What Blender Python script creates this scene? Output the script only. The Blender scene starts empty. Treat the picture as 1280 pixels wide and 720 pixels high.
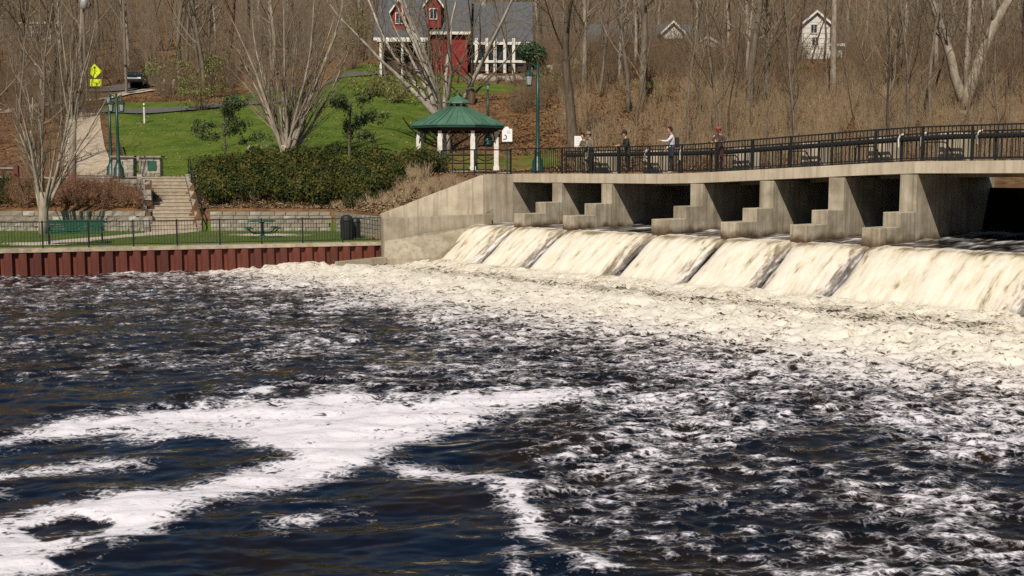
import bpy, bmesh, math, random
import numpy as np
from mathutils import Vector, Matrix, Quaternion
# ------------------------------------------------------------------ camera, sky, sun, exposure
scene = bpy.context.scene
COL = scene.collection
F = 1400.0            # focal length in photograph pixels (1280 wide)
EYE = 4.0             # metres above the lower pool
PITCH = math.atan(145.0 / F)
cam_d = bpy.data.cameras.new('camera'); cam = bpy.data.objects.new('camera', cam_d); COL.objects.link(cam)
cam_d.sensor_width = 36.0; cam_d.lens = 36.0 * F / 1280.0
cam_d.clip_start = 0.1; cam_d.clip_end = 3000.0
cam.location = (0, 0, EYE); cam.rotation_euler = (math.pi / 2 - PITCH, 0, 0)
scene.camera = cam

SUN_EL, SUN_AZ = math.radians(47), math.atan2(-0.24, -0.97)     # azimuth measured from +Y towards +X
SUN = Vector((math.sin(SUN_AZ) * math.cos(SUN_EL), math.cos(SUN_AZ) * math.cos(SUN_EL), math.sin(SUN_EL)))
world = bpy.data.worlds.new('World'); scene.world = world; world.use_nodes = True
wn = world.node_tree.nodes; wl = world.node_tree.links
bgn = wn['Background']; sky = wn.new('ShaderNodeTexSky'); sky.sky_type = 'NISHITA'; sky.sun_disc = False
sky.sun_elevation = SUN_EL; sky.sun_rotation = SUN_AZ; sky.air_density = 1.1; sky.dust_density = 0.6; sky.ozone_density = 1.5
wl.new(sky.outputs[0], bgn.inputs[0]); bgn.inputs[1].default_value = 0.05
sun_d = bpy.data.lights.new('sun', 'SUN'); sun_d.energy = 4.6; sun_d.angle = math.radians(0.53); sun_d.color = (1.0, 0.93, 0.82)
sun = bpy.data.objects.new('sun', sun_d); COL.objects.link(sun)
sun.rotation_euler = SUN.to_track_quat('Z', 'Y').to_euler()
vs = scene.view_settings; vs.view_transform = 'Standard'; vs.look = 'None'; vs.exposure = 0.0; vs.gamma = 1.0; vs.use_curve_mapping = False
scene.render.engine = 'CYCLES'
scene.cycles.max_bounces = 6; scene.cycles.diffuse_bounces = 1; scene.cycles.glossy_bounces = 3
scene.cycles.caustics_reflective = False; scene.cycles.caustics_refractive = False
scene.cycles.use_denoising = False

# ------------------------------------------------------------------ measuring helpers (photograph pixel -> place)
CP, SP = math.cos(PITCH), math.sin(PITCH)
def P(px, py, Y):
    dx, dy = (px - 640) / F, (360 - py) / F
    d = Vector((dx, CP + dy * SP, -SP + dy * CP)); t = Y / d.y
    return Vector((d.x * t, Y, EYE + d.z * t))
def W(px, py, z=0.0):
    dx, dy = (px - 640) / F, (360 - py) / F
    d = Vector((dx, CP + dy * SP, -SP + dy * CP)); t = (z - EYE) / d.z
    return Vector((d.x * t, d.y * t, z))
def project(x, y, z):
    zz = z - EYE
    dep = y * CP - zz * SP; up = y * SP + zz * CP
    return 640 + F * x / dep, 360 - F * up / dep
def PXM(Y): return F / Y

# ------------------------------------------------------------------ numpy noise
_r = np.random.RandomState(7)
_perm = _r.permutation(256); _perm = np.concatenate([_perm, _perm]); _ga = _r.rand(256) * 2 * np.pi
_gx, _gy = np.cos(_ga), np.sin(_ga)
def perlin(x, y, seed=0):
    x = np.asarray(x, float) + seed * 17.31; y = np.asarray(y, float) - seed * 9.77
    xi = np.floor(x).astype(np.int64); yi = np.floor(y).astype(np.int64); xf = x - xi; yf = y - yi
    u = xf * xf * xf * (xf * (xf * 6 - 15) + 10); v = yf * yf * yf * (yf * (yf * 6 - 15) + 10)
    def g(ix, iy, dx, dy):
        h = _perm[_perm[ix & 255] + (iy & 255)]
        return _gx[h] * dx + _gy[h] * dy
    a = g(xi, yi, xf, yf); b = g(xi + 1, yi, xf - 1, yf); c = g(xi, yi + 1, xf, yf - 1); d = g(xi + 1, yi + 1, xf - 1, yf - 1)
    return (a + u * (b - a) + v * ((c + u * (d - c)) - (a + u * (b - a)))) * 1.4
def fbm(x, y, octv=4, seed=0, gain=0.5, lac=2.03):
    s = 0; a = 1.0; t = 0
    for i in range(octv):
        s = s + a * perlin(x, y, seed + i); t += a; a *= gain; x = x * lac; y = y * lac
    return s / t
def sstep(a, b, x):
    t = np.clip((x - a) / (b - a), 0, 1); return t * t * (3 - 2 * t)

# ------------------------------------------------------------------ mesh helpers
class MB:
    def __init__(self): self.v = []; self.f = []; self.mi = []; self.m = 0
    def add(self, vs, fs):
        b = len(self.v); self.v.extend(vs)
        for f in fs: self.f.append(tuple(i + b for i in f)); self.mi.append(self.m)
    def box(self, x0, y0, z0, x1, y1, z1, M=None):
        vs = [Vector(p) for p in ((x0, y0, z0), (x1, y0, z0), (x1, y1, z0), (x0, y1, z0), (x0, y0, z1), (x1, y0, z1), (x1, y1, z1), (x0, y1, z1))]
        if M is not None: vs = [M @ p for p in vs]
        self.add(vs, [(0, 3, 2, 1), (4, 5, 6, 7), (0, 1, 5, 4), (1, 2, 6, 5), (2, 3, 7, 6), (3, 0, 4, 7)])
    def cbox(self, c, sx, sy, sz, M=None):
        self.box(c[0] - sx / 2, c[1] - sy / 2, c[2] - sz / 2, c[0] + sx / 2, c[1] + sy / 2, c[2] + sz / 2, M)
    def bar(self, a, b, w, h=None, up=Vector((0, 0, 1))):
        a = Vector(a); b = Vector(b); h = h or w; d = (b - a).normalized()
        if abs(d.dot(up)) > .98: up = Vector((1, 0, 0))
        r = d.cross(up).normalized() * (w / 2); u = r.cross(d).normalized() * (h / 2)
        self.add([a - r - u, a + r - u, a + r + u, a - r + u, b - r - u, b + r - u, b + r + u, b - r + u],
                 [(0, 3, 2, 1)[::-1], (4, 5, 6, 7)[::-1], (0, 1, 5, 4)[::-1], (1, 2, 6, 5)[::-1], (2, 3, 7, 6)[::-1], (3, 0, 4, 7)[::-1]])
    def tube(self, pts, rad, n=6, cap=True):
        pts = [Vector(p) for p in pts]
        if not hasattr(rad, '__len__'): rad = [rad] * len(pts)
        b = len(self.v); side = None; m = len(pts)
        for i, p in enumerate(pts):
            d = (pts[min(i + 1, m - 1)] - pts[max(i - 1, 0)]).normalized()
            if side is None:
                side = d.orthogonal().normalized()
            else:
                side = (side - d * side.dot(d))
                side = side.normalized() if side.length > 1e-6 else d.orthogonal().normalized()
            o = d.cross(side)
            for k in range(n):
                a = 2 * math.pi * k / n
                self.v.append(p + (side * math.cos(a) + o * math.sin(a)) * rad[i])
        for i in range(m - 1):
            for k in range(n):
                k2 = (k + 1) % n
                self.f.append((b + i * n + k, b + i * n + k2, b + (i + 1) * n + k2, b + (i + 1) * n + k)); self.mi.append(self.m)
        if cap and n > 3:
            self.f.append(tuple(b + k for k in range(n - 1, -1, -1))); self.mi.append(self.m)
            self.f.append(tuple(b + (m - 1) * n + k for k in range(n))); self.mi.append(self.m)
    def lathe(self, prof, n=12, c=(0, 0, 0), cap=True):     # prof: (r, z)
        b = len(self.v); c = Vector(c)
        for r, z in prof:
            for k in range(n):
                a = 2 * math.pi * k / n; self.v.append(c + Vector((r * math.cos(a), r * math.sin(a), z)))
        for i in range(len(prof) - 1):
            for k in range(n):
                k2 = (k + 1) % n
                self.f.append((b + i * n + k, b + i * n + k2, b + (i + 1) * n + k2, b + (i + 1) * n + k)); self.mi.append(self.m)
        if cap:
            self.f.append(tuple(b + k for k in range(n - 1, -1, -1))); self.mi.append(self.m)
            t = b + (len(prof) - 1) * n; self.f.append(tuple(t + k for k in range(n))); self.mi.append(self.m)
    def prism(self, poly, M):          # poly in 2D (a,b), M maps (a,b,t) with t 0..1
        n = len(poly)
        vs = [M(a, b_, 0) for a, b_ in poly] + [M(a, b_, 1) for a, b_ in poly]
        self.add(vs, [tuple(range(n - 1, -1, -1)), tuple(range(n, 2 * n))] + [(i, (i + 1) % n, n + (i + 1) % n, n + i) for i in range(n)])
    def ball(self, c, rx, ry, rz, n=10, m=6):
        prof = []
        b = len(self.v); c = Vector(c)
        for j in range(1, m):
            t = math.pi * j / m
            for k in range(n):
                a = 2 * math.pi * k / n
                self.v.append(c + Vector((rx * math.sin(t) * math.cos(a), ry * math.sin(t) * math.sin(a), -rz * math.cos(t))))
        lo = len(self.v); self.v.append(c - Vector((0, 0, rz))); hi = len(self.v); self.v.append(c + Vector((0, 0, rz)))
        for j in range(m - 2):
            for k in range(n):
                k2 = (k + 1) % n
                self.f.append((b + j * n + k, b + j * n + k2, b + (j + 1) * n + k2, b + (j + 1) * n + k)); self.mi.append(self.m)
        for k in range(n):
            k2 = (k + 1) % n
            self.f.append((lo, b + k2, b + k)); self.mi.append(self.m)
            t = b + (m - 2) * n; self.f.append((hi, t + k, t + k2)); self.mi.append(self.m)
    def mesh(self, name, mats, smooth=False):
        me = bpy.data.meshes.new(name); me.from_pydata([tuple(v) for v in self.v], [], self.f)
        if not isinstance(mats, (list, tuple)): mats = [mats]
        for m in mats: me.materials.append(m)
        if len(mats) > 1: me.polygons.foreach_set('material_index', self.mi)
        bm = bmesh.new(); bm.from_mesh(me); bmesh.ops.recalc_face_normals(bm, faces=bm.faces); bm.to_mesh(me); bm.free()
        if smooth: me.polygons.foreach_set('use_smooth', [True] * len(me.polygons))
        me.update(); return me

def fast_mesh(name, verts, faces, mat, smooth=False):    # numpy verts (n,3), faces (m,k) all the same size
    me = bpy.data.meshes.new(name); n, k = faces.shape
    me.vertices.add(len(verts)); me.vertices.foreach_set('co', np.ascontiguousarray(verts, dtype=np.float32).ravel())
    me.loops.add(n * k); me.loops.foreach_set('vertex_index', np.ascontiguousarray(faces, dtype=np.int32).ravel())
    me.polygons.add(n); me.polygons.foreach_set('loop_start', np.arange(0, n * k, k, dtype=np.int32))
    if smooth: me.polygons.foreach_set('use_smooth', np.ones(n, dtype=bool))
    me.materials.append(mat); me.update(calc_edges=True); return me

def tag(o, label=None, cat=None, group=None, kind=None):
    if label: o['label'] = label
    if cat: o['category'] = cat
    if group: o['group'] = group
    if kind: o['kind'] = kind
    return o
def ob(name, me, parent=None, loc=(0, 0, 0), rz=0.0, sc=None, **kw):
    o = bpy.data.objects.new(name, me); COL.objects.link(o); o.location = loc; o.rotation_euler = (0, 0, rz)
    if sc is not None: o.scale = sc if hasattr(sc, '__len__') else (sc,) * 3
    if parent is not None: o.parent = parent
    return tag(o, **kw)
def thing(name, loc, label, cat, group=None, rz=0.0): return ob(name, None, None, loc, rz, label=label, cat=cat, group=group)
def copy_tree(o, parent=None):
    c = o.copy(); COL.objects.link(c); c.parent = parent
    for ch in list(o.children): copy_tree(ch, c)
    return c

# ------------------------------------------------------------------ materials
def mat(name, c1, c2=None, scale=4.0, rough=0.7, bump=0.0, bscale=None, detail=6.0, c3=None, metal=0.0, spec=0.4, stretch=None, lo=0.35, hi=0.65, tr=0.0):
    m = bpy.data.materials.new(name); m.use_nodes = True; nt = m.node_tree; N = nt.nodes; L = nt.links
    b = N['Principled BSDF']; b.inputs['Roughness'].default_value = rough; b.inputs['Metallic'].default_value = metal
    b.inputs['Specular IOR Level'].default_value = spec
    b.inputs['Base Color'].default_value = (*c1, 1)
    tc = N.new('ShaderNodeTexCoord'); co = tc.outputs['Object']
    if stretch:
        mp = N.new('ShaderNodeMapping'); mp.inputs['Scale'].default_value = stretch; L.new(co, mp.inputs[0]); co = mp.outputs[0]
    if c2 is not None:
        n = N.new('ShaderNodeTexNoise'); n.inputs['Scale'].default_value = scale; n.inputs['Detail'].default_value = detail; n.inputs['Roughness'].default_value = .62
        L.new(co, n.inputs['Vector'])
        r = N.new('ShaderNodeValToRGB'); r.color_ramp.elements[0].position = lo; r.color_ramp.elements[0].color = (*c1, 1)
        r.color_ramp.elements[1].position = hi; r.color_ramp.elements[1].color = (*c2, 1)
        if c3 is not None:
            e = r.color_ramp.elements.new((lo + hi) / 2); e.color = (*c3, 1)
        L.new(n.outputs['Fac'], r.inputs[0]); L.new(r.outputs[0], b.inputs['Base Color'])
    if bump > 0:
        n2 = N.new('ShaderNodeTexNoise'); n2.inputs['Scale'].default_value = bscale or scale * 4; n2.inputs['Detail'].default_value = 6
        L.new(co, n2.inputs['Vector'])
        bp = N.new('ShaderNodeBump'); bp.inputs['Strength'].default_value = bump; bp.inputs['Distance'].default_value = 0.05
        L.new(n2.outputs['Fac'], bp.inputs['Height']); L.new(bp.outputs[0], b.inputs['Normal'])
    return m
def nodes_of(m): return m.node_tree.nodes, m.node_tree.links, m.node_tree.nodes['Principled BSDF']
# ------------------------------------------------------------------ material library
def concrete_mat(name, c1, c2, streak=0.5, wet_z=None, wet_c=(0.09, 0.05, 0.025)):
    m = mat(name, c1, c2, 1.3, 0.85, 0.06, 7, 8)
    N, L, b = nodes_of(m)
    src = b.inputs['Base Color'].links[0].from_socket
    tc = N.new('ShaderNodeTexCoord'); mp = N.new('ShaderNodeMapping'); mp.inputs['Scale'].default_value = (3.2, 3.2, 0.16); L.new(tc.outputs['Object'], mp.inputs[0])
    n = N.new('ShaderNodeTexNoise'); n.inputs['Scale'].default_value = 1.6; n.inputs['Detail'].default_value = 7; n.inputs['Roughness'].default_value = .7; L.new(mp.outputs[0], n.inputs['Vector'])
    r = N.new('ShaderNodeMapRange'); r.inputs[1].default_value = .46; r.inputs[2].default_value = .7; r.inputs[3].default_value = 0; r.inputs[4].default_value = streak; L.new(n.outputs['Fac'], r.inputs[0])
    mx = N.new('ShaderNodeMixRGB'); mx.inputs[2].default_value = (c1[0] * .35, c1[1] * .32, c1[2] * .28, 1); L.new(r.outputs[0], mx.inputs[0]); L.new(src, mx.inputs[1])
    out = mx.outputs[0]
    if wet_z is not None:      # water stain with its own ragged edge above the sill
        sx = N.new('ShaderNodeSeparateXYZ'); L.new(tc.outputs['Object'], sx.inputs[0])
        n3 = N.new('ShaderNodeTexNoise'); n3.inputs['Scale'].default_value = 2.2; n3.inputs['Detail'].default_value = 6; L.new(tc.outputs['Object'], n3.inputs['Vector'])
        ma = N.new('ShaderNodeMath'); ma.operation = 'MULTIPLY_ADD'; ma.inputs[1].default_value = -0.55; L.new(n3.outputs['Fac'], ma.inputs[0]); L.new(sx.outputs[2], ma.inputs[2])
        r2 = N.new('ShaderNodeMapRange'); r2.inputs[1].default_value = wet_z - .12 - .27; r2.inputs[2].default_value = wet_z + .12 - .27; r2.inputs[3].default_value = 1; r2.inputs[4].default_value = 0; L.new(ma.outputs[0], r2.inputs[0])
        m2 = N.new('ShaderNodeMixRGB'); m2.inputs[2].default_value = (*wet_c, 1); L.new(r2.outputs[0], m2.inputs[0]); L.new(out, m2.inputs[1]); out = m2.outputs[0]
    L.new(out, b.inputs['Base Color'])
    return m
M = {}
M['concrete'] = concrete_mat('pale_concrete', (0.60, 0.51, 0.385), (0.40, 0.33, 0.235), .85)
M['pier'] = concrete_mat('pier_concrete', (0.50, 0.43, 0.325), (0.27, 0.225, 0.155), .9, 1.90)
M['deck'] = concrete_mat('deck_concrete', (0.56, 0.47, 0.35), (0.45, 0.37, 0.27), .5)
M['footing'] = concrete_mat('footing_concrete', (0.42, 0.36, 0.265), (0.27, 0.225, 0.155), .7)
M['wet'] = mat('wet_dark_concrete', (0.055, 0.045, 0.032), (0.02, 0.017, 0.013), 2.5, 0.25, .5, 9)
M['paving'] = mat('paving_concrete', (0.48, 0.41, 0.32), (0.37, 0.31, 0.235), 2.0, .85, .15, 20)
M['step'] = mat('stair_concrete', (0.50, 0.41, 0.30), (0.30, 0.235, 0.16), 3.0, .85, .3, 16)
M['stone'] = mat('wall_stone', (0.36, 0.32, 0.26), (0.17, 0.145, 0.115), 2.2, .85, .6, 9)
M['stone2'] = mat('pale_stone', (0.46, 0.42, 0.36), (0.25, 0.215, 0.17), 2.6, .85, .6, 9)
M['block'] = mat('landscape_block', (0.34, 0.29, 0.23), (0.20, 0.165, 0.125), 1.6, .9, .5, 14)
M['rust'] = mat('rusted_sheet_pile', (0.195, 0.050, 0.029), (0.095, 0.024, 0.015), 2.2, .65, .25, 22, stretch=(1, 1, .3))
M['rust2'] = mat('rusted_sheet_pile_deep', (0.14, 0.036, 0.022), (0.07, 0.019, 0.012), 2.2, .7, .25, 22, stretch=(1, 1, .3))
M['black'] = mat('black_painted_steel', (0.010, 0.011, 0.012), (0.018, 0.018, 0.018), 8, .45)
M['darkpipe'] = mat('dark_handrail_steel', (0.016, 0.018, 0.020), None, rough=.5)
M['green_metal'] = mat('dark_green_cast_iron', (0.012, 0.060, 0.042), (0.008, 0.040, 0.030), 6, .4)
M['roof_green'] = mat('green_metal_roof', (0.085, 0.175, 0.115), (0.055, 0.125, 0.08), 1.6, .5, .05)
M['bench_green'] = mat('bench_green_paint', (0.020, 0.10, 0.055), (0.013, 0.07, 0.04), 5, .5)
M['white'] = mat('white_paint', (0.78, 0.75, 0.68), (0.62, 0.58, 0.51), 5, .6)
M['lampglass'] = mat('lamp_glass', (0.35, 0.36, 0.34), None, rough=.2)
M['asphalt'] = mat('asphalt', (0.075, 0.072, 0.068), (0.12, 0.112, 0.105), 5, .9, .2, 60)
M['soil'] = mat('mulch_soil', (0.10, 0.060, 0.035), (0.16, 0.10, 0.06), 6, .95, .5, 30)
M['bark'] = mat('grey_bark', (0.21, 0.170, 0.125), (0.10, 0.080, 0.058), 3.0, .9, .6, 14, stretch=(2, 2, .5))
M['bark_white'] = mat('whitish_bark', (0.50, 0.44, 0.36), (0.24, 0.20, 0.155), 1.6, .8, .3, 8, stretch=(1.6, 1.6, .8))
M['bark_pale'] = mat('pale_bark', (0.40, 0.335, 0.255), (0.19, 0.155, 0.115), 2.2, .85, .4, 10, stretch=(1.6, 1.6, .6))
M['bark_brown'] = mat('brown_bark', (0.155, 0.115, 0.078), (0.075, 0.055, 0.038), 2.5, .95, .7, 10, stretch=(2, 2, .4))
M['twig'] = mat('brown_twigs', (0.150, 0.098, 0.054), (0.080, 0.054, 0.031), 1.5, .9)
M['twig_grey'] = mat('grey_twigs', (0.185, 0.138, 0.090), (0.105, 0.078, 0.050), 1.5, .9)
M['twig_pale'] = mat('pale_twigs', (0.30, 0.235, 0.16), (0.19, 0.145, 0.10), 1.2, .9)
M['twig_tan'] = mat('tan_twigs', (0.30, 0.215, 0.125), (0.155, 0.105, 0.058), .9, .9)
M['twig_red'] = mat('reddish_twigs', (0.20, 0.095, 0.060), (0.13, 0.070, 0.04), 2.5, .9)
M['yew'] = mat('yew_leaf', (0.014, 0.030, 0.008), (0.105, 0.085, 0.018), 1.3, .7, c3=(0.034, 0.048, 0.010), lo=.38, hi=.64, spec=.15)
M['yew_tip'] = mat('yew_new_tip', (0.13, 0.10, 0.022), (0.055, 0.065, 0.014), 1.1, .7, spec=.15)
M['leaf_y'] = mat('budding_leaf', (0.12, 0.15, 0.03), (0.20, 0.19, 0.045), 2, .6)
M['leaf_g'] = mat('small_tree_leaf', (0.030, 0.055, 0.018), (0.075, 0.095, 0.028), 2, .6)
M['evergreen'] = mat('evergreen_leaf', (0.02, 0.05, 0.02), (0.05, 0.09, 0.03), 2, .6)
M['litter'] = mat('fallen_leaf', (0.22, 0.115, 0.05), (0.13, 0.065, 0.03), 3, .9, c3=(0.27, 0.155, 0.075))
M['straw'] = mat('dry_grass', (0.34, 0.25, 0.15), (0.22, 0.15, 0.085), 2, .9)
M['grass'] = mat('grass_blade', (0.045, 0.078, 0.014), (0.075, 0.098, 0.022), 1.2, .8)
M['redwall'] = mat('red_siding', (0.27, 0.018, 0.015), (0.18, 0.013, 0.011), 3, .7)
M['roofgrey'] = mat('grey_shingle', (0.105, 0.11, 0.115), (0.07, 0.072, 0.075), 3, .9, .3, 30)
M['roofbrown'] = mat('brown_shingle', (0.14, 0.075, 0.055), (0.08, 0.045, 0.035), 3, .9, .3, 30)
M['glass'] = mat('dark_window', (0.02, 0.025, 0.03), None, rough=.08, spec=.6)
M['darkwood'] = mat('dark_brown_wood', (0.055, 0.035, 0.025), (0.035, 0.022, 0.016), 6, .8)
M['boulder'] = mat('pale_boulder', (0.42, 0.37, 0.31), (0.25, 0.21, 0.17), 3, .9, .5, 10)
M['sign_y'] = mat('fluorescent_sign', (0.72, 0.85, 0.02), None, rough=.5)
M['sign_w'] = mat('white_sign', (0.80, 0.80, 0.78), None, rough=.5)
M['ink'] = mat('black_ink', (0.02, 0.02, 0.02), None, rough=.6)
M['plastic'] = mat('dark_bin_plastic', (0.012, 0.015, 0.015), (0.02, 0.024, 0.024), 9, .55)
M['carpaint'] = mat('dark_car_paint', (0.015, 0.018, 0.024), None, rough=.2, spec=.6)
M['vanwhite'] = mat('white_car_paint', (0.7, 0.7, 0.7), None, rough=.25)
M['tyre'] = mat('tyre_rubber', (0.015, 0.015, 0.015), None, rough=.9)
M['chrome'] = mat('bright_metal', (0.6, 0.6, 0.6), None, rough=.25, metal=1)
M['polewood'] = mat('weathered_pole_wood', (0.24, 0.19, 0.14), (0.16, 0.12, 0.09), 4, .95, stretch=(3, 3, .4))
M['tanwall'] = mat('tan_siding', (0.42, 0.35, 0.26), (0.34, 0.28, 0.2), 3, .8)
# ------------------------------------------------------------------ dam axes: A = left end of the deck's downstream edge
AX, AY = 0.0, 50.0
UX, UY = 0.673, -0.740            # along the dam, towards the near bank
NX, NY = -0.740, -0.673           # downstream
def D(s, k, z=0.0): return Vector((AX + UX * s + NX * k, AY + UY * s + NY * k, z))
def s_at(px, k):
    lo, hi = -10.0, 30.0
    for _ in range(50):
        m = (lo + hi) / 2; p = D(m, k); q = 640 + F * p.x / p.y
        if q < px: lo = m
        else: hi = m
    return (lo + hi) / 2
PIERS = [2.6, 5.47, 10.07, 13.2, 16.0, 18.6, 24.4]
PT = 0.58                          # pier thickness
CREST = 1.72
def deck_z(s): return float(np.interp(s, [-20, 8.5, 10.5, 17.6, 19.2, 40], [3.93, 3.93, 3.97, 4.29, 4.34, 4.38]))

# ------------------------------------------------------------------ terrain
EDGE = [(-90, 19.5), (-19.6, 42.8), (-5.5, 47.45), (-1.2, 48.9), (-0.6, 50.2), (0.6, 60.0), (8, 61.5), (20, 60), (40, 55), (120, 40)]
WALL = [(-90, 54.5), (-40, 56.0), (-22, 56.5), (-9, 56.4), (-5.6, 49.6), (-5.0, 47.9), (-4.9, 40), (120, 30)]
def yedge(X): return np.interp(X, [e[0] for e in EDGE], [e[1] for e in EDGE])
def ywall(X): return np.maximum(np.interp(X, [e[0] for e in WALL], [e[1] for e in WALL]), yedge(X) - .01)
FAR = [(140, 18.6), (180, 27), (220, 37), (300, 60), (420, 80), (2500, 90)]
PR_L = [(40, 2.0), (56.5, 2.02), (60, 3.1), (62, 3.66), (71, 3.72), (85, 6.9), (100, 10.0), (127, 13.7)] + FAR
PR_M = [(40, 2.0), (56.4, 2.02), (59, 3.2), (62, 4.35), (70, 5.9), (90, 9.8), (110, 13.6)] + FAR
PR_G = [(40, 2.2), (47, 2.3), (49.5, 3.2), (52, 3.9), (56, 3.98), (67, 4.1), (73, 5.4), (90, 9.8), (110, 13.6)] + FAR
PR_R = [(40, 3.2), (58, 3.25), (61, 4.0), (64, 4.5), (80, 8.9), (100, 13.6)] + FAR
def zt(X, Y, raw=False):
    X = np.asarray(X, float); Y = np.asarray(Y, float)
    ip = lambda pr: np.interp(Y, [p[0] for p in pr], [p[1] for p in pr])
    L_, M_, G_, R_ = ip(PR_L), ip(PR_M), ip(PR_G), ip(PR_R)
    z = L_ + (M_ - L_) * sstep(-17.8 - .06 * (Y - 60), -14.0 - .02 * (Y - 60), X)
    z = z + (G_ - z) * sstep(-8.5, -4.6, X)
    z = z + (R_ - z) * sstep(0.5, 7.0, X)
    amp = np.clip((Y - 68) / 40, 0, 1)
    z = z + amp * 0.55 * fbm(X * .09, Y * .09, 3, 3) + 0.05 * np.clip((Y - 57) / 10, 0, 1) * fbm(X * .6, Y * .6, 2, 9)
    wd = (Y - ywall(X)) * .46; z = np.where((X > -9.6) & (X < -4.95), np.minimum(z, 2.05 + .62 * np.clip(wd, 0, 99)), z)
    xc = -16.9 - .383 * (Y - 56); st = (X > xc - 1.35) & (X < xc + 1.35) & (Y < 62.4)
    ramp = np.interp(Y, [40, 56.1, 61.8, 62.2], [1.0, .75, 3.3, 3.64])
    z = np.where(st, np.minimum(z, ramp), z)
    low = Y < ywall(X)
    return np.where(low, 1.03, z)
def zt1(x, y): return float(zt(x, y))

xs = np.concatenate([np.linspace(-600, -92, 12), np.arange(-90, -42, 3.0), np.arange(-42, 30, 0.45), np.arange(30, 92, 3.0), np.linspace(95, 600, 12)])
rows_a = np.array([0.0, .3, .65, .9985])                                   # fractions edge -> wall
rows_b = np.concatenate([[0.02], np.arange(.4, 14, .45), np.arange(14, 70, 1.6), np.arange(70, 170, 5.0), [190, 230, 300, 420, 700, 1200, 2400]])
GX, GY = [], []
for x in xs:
    e, w = float(yedge(x)), float(ywall(x)); w = max(w, e)
    GY.append(np.concatenate([e + (w - e) * rows_a, w + rows_b])); GX.append(np.full(len(rows_a) + len(rows_b), x))
GX = np.array(GX); GY = np.array(GY); nr = GX.shape[1]; nc = GX.shape[0]
GZ = zt(GX, GY)
GZ[:, :4] = np.where((ywall(GX[:, :4]) - yedge(GX[:, :4])) > .3, 1.03, GZ[:, :4])
gv = np.stack([GX.ravel(), GY.ravel(), GZ.ravel()], 1)
skirt = gv.reshape(nc, nr, 3)[:, 0].copy(); skirt[:, 2] = -2.0
gv = np.concatenate([gv, skirt]); base = nc * nr
i, j = np.meshgrid(np.arange(nc - 1), np.arange(nr - 1), indexing='ij'); a = (i * nr + j).ravel()
gf = np.stack([a, a + nr, a + nr + 1, a + 1], 1)
ii = np.arange(nc - 1); gf = np.concatenate([gf, np.stack([base + ii, base + ii + 1, (ii + 1) * nr, ii * nr], 1)])
mg = mat('ground_cover', (0.1, 0.1, 0.1)); N, L, b = nodes_of(mg); b.inputs['Roughness'].default_value = .95; b.inputs['Specular IOR Level'].default_value = .15
def noise(N, L, sc, det=6, ro=.6, st=None, dist=0.0):
    tc = N.new('ShaderNodeTexCoord'); co = tc.outputs['Object']
    if st:
        mp = N.new('ShaderNodeMapping'); mp.inputs['Scale'].default_value = st; L.new(co, mp.inputs[0]); co = mp.outputs[0]
    n = N.new('ShaderNodeTexNoise'); n.inputs['Scale'].default_value = sc; n.inputs['Detail'].default_value = det; n.inputs['Roughness'].default_value = ro
    n.inputs['Distortion'].default_value = dist; L.new(co, n.inputs['Vector']); return n.outputs['Fac']
def ramp(N, L, fac, cols):
    r = N.new('ShaderNodeValToRGB'); els = r.color_ramp.elements
    els[0].position, els[0].color = cols[0][0], (*cols[0][1], 1); els[1].position, els[1].color = cols[-1][0], (*cols[-1][1], 1)
    for p, c in cols[1:-1]: e = els.new(p); e.color = (*c, 1)
    L.new(fac, r.inputs[0]); return r.outputs[0]
def mixc(N, L, f, a, b_):
    m = N.new('ShaderNodeMixRGB')
    if hasattr(f, 'links'): L.new(f, m.inputs[0])
    else: m.inputs[0].default_value = f
    L.new(a, m.inputs[1]); L.new(b_, m.inputs[2]); return m.outputs[0]
grass_c = ramp(N, L, noise(N, L, .55, 8, .65), [(.32, (0.042, 0.070, 0.008)), (.47, (0.076, 0.120, 0.012)), (.58, (0.100, 0.135, 0.018)), (.70, (0.165, 0.140, 0.048))])
litter_c = ramp(N, L, noise(N, L, 1.1, 10, .75), [(.3, (0.045, 0.027, 0.014)), (.47, (0.12, 0.066, 0.030)), (.58, (0.20, 0.105, 0.045)), (.72, (0.085, 0.065, 0.032))])
at = N.new('ShaderNodeAttribute'); at.attribute_name = 'lawn'
e1 = N.new('ShaderNodeMath'); e1.operation = 'MULTIPLY_ADD'; e1.inputs[1].default_value = .7; L.new(noise(N, L, .8, 8, .7), e1.inputs[0])
e0 = N.new('ShaderNodeMath'); e0.operation = 'SUBTRACT'; e0.inputs[1].default_value = .35; L.new(at.outputs['Fac'], e0.inputs[0]); L.new(e0.outputs[0], e1.inputs[2])
e2 = N.new('ShaderNodeMapRange'); e2.inputs[1].default_value = .42; e2.inputs[2].default_value = .58; L.new(e1.outputs[0], e2.inputs[0])
L.new(mixc(N, L, e2.outputs[0], litter_c, grass_c), b.inputs['Base Color'])
bp = N.new('ShaderNodeBump'); bp.inputs['Strength'].default_value = .6; bp.inputs['Distance'].default_value = .08; L.new(noise(N, L, 9, 8, .7), bp.inputs['Height']); L.new(bp.outputs[0], b.inputs['Normal'])
gme = fast_mesh('ground', gv, gf, mg, True)
X, Y = gv[:, 0], gv[:, 1]
lawn = np.zeros(len(gv))
lawn = np.maximum(lawn, ((Y < ywall(X)) & (X < -5)) * 1.0)
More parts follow.
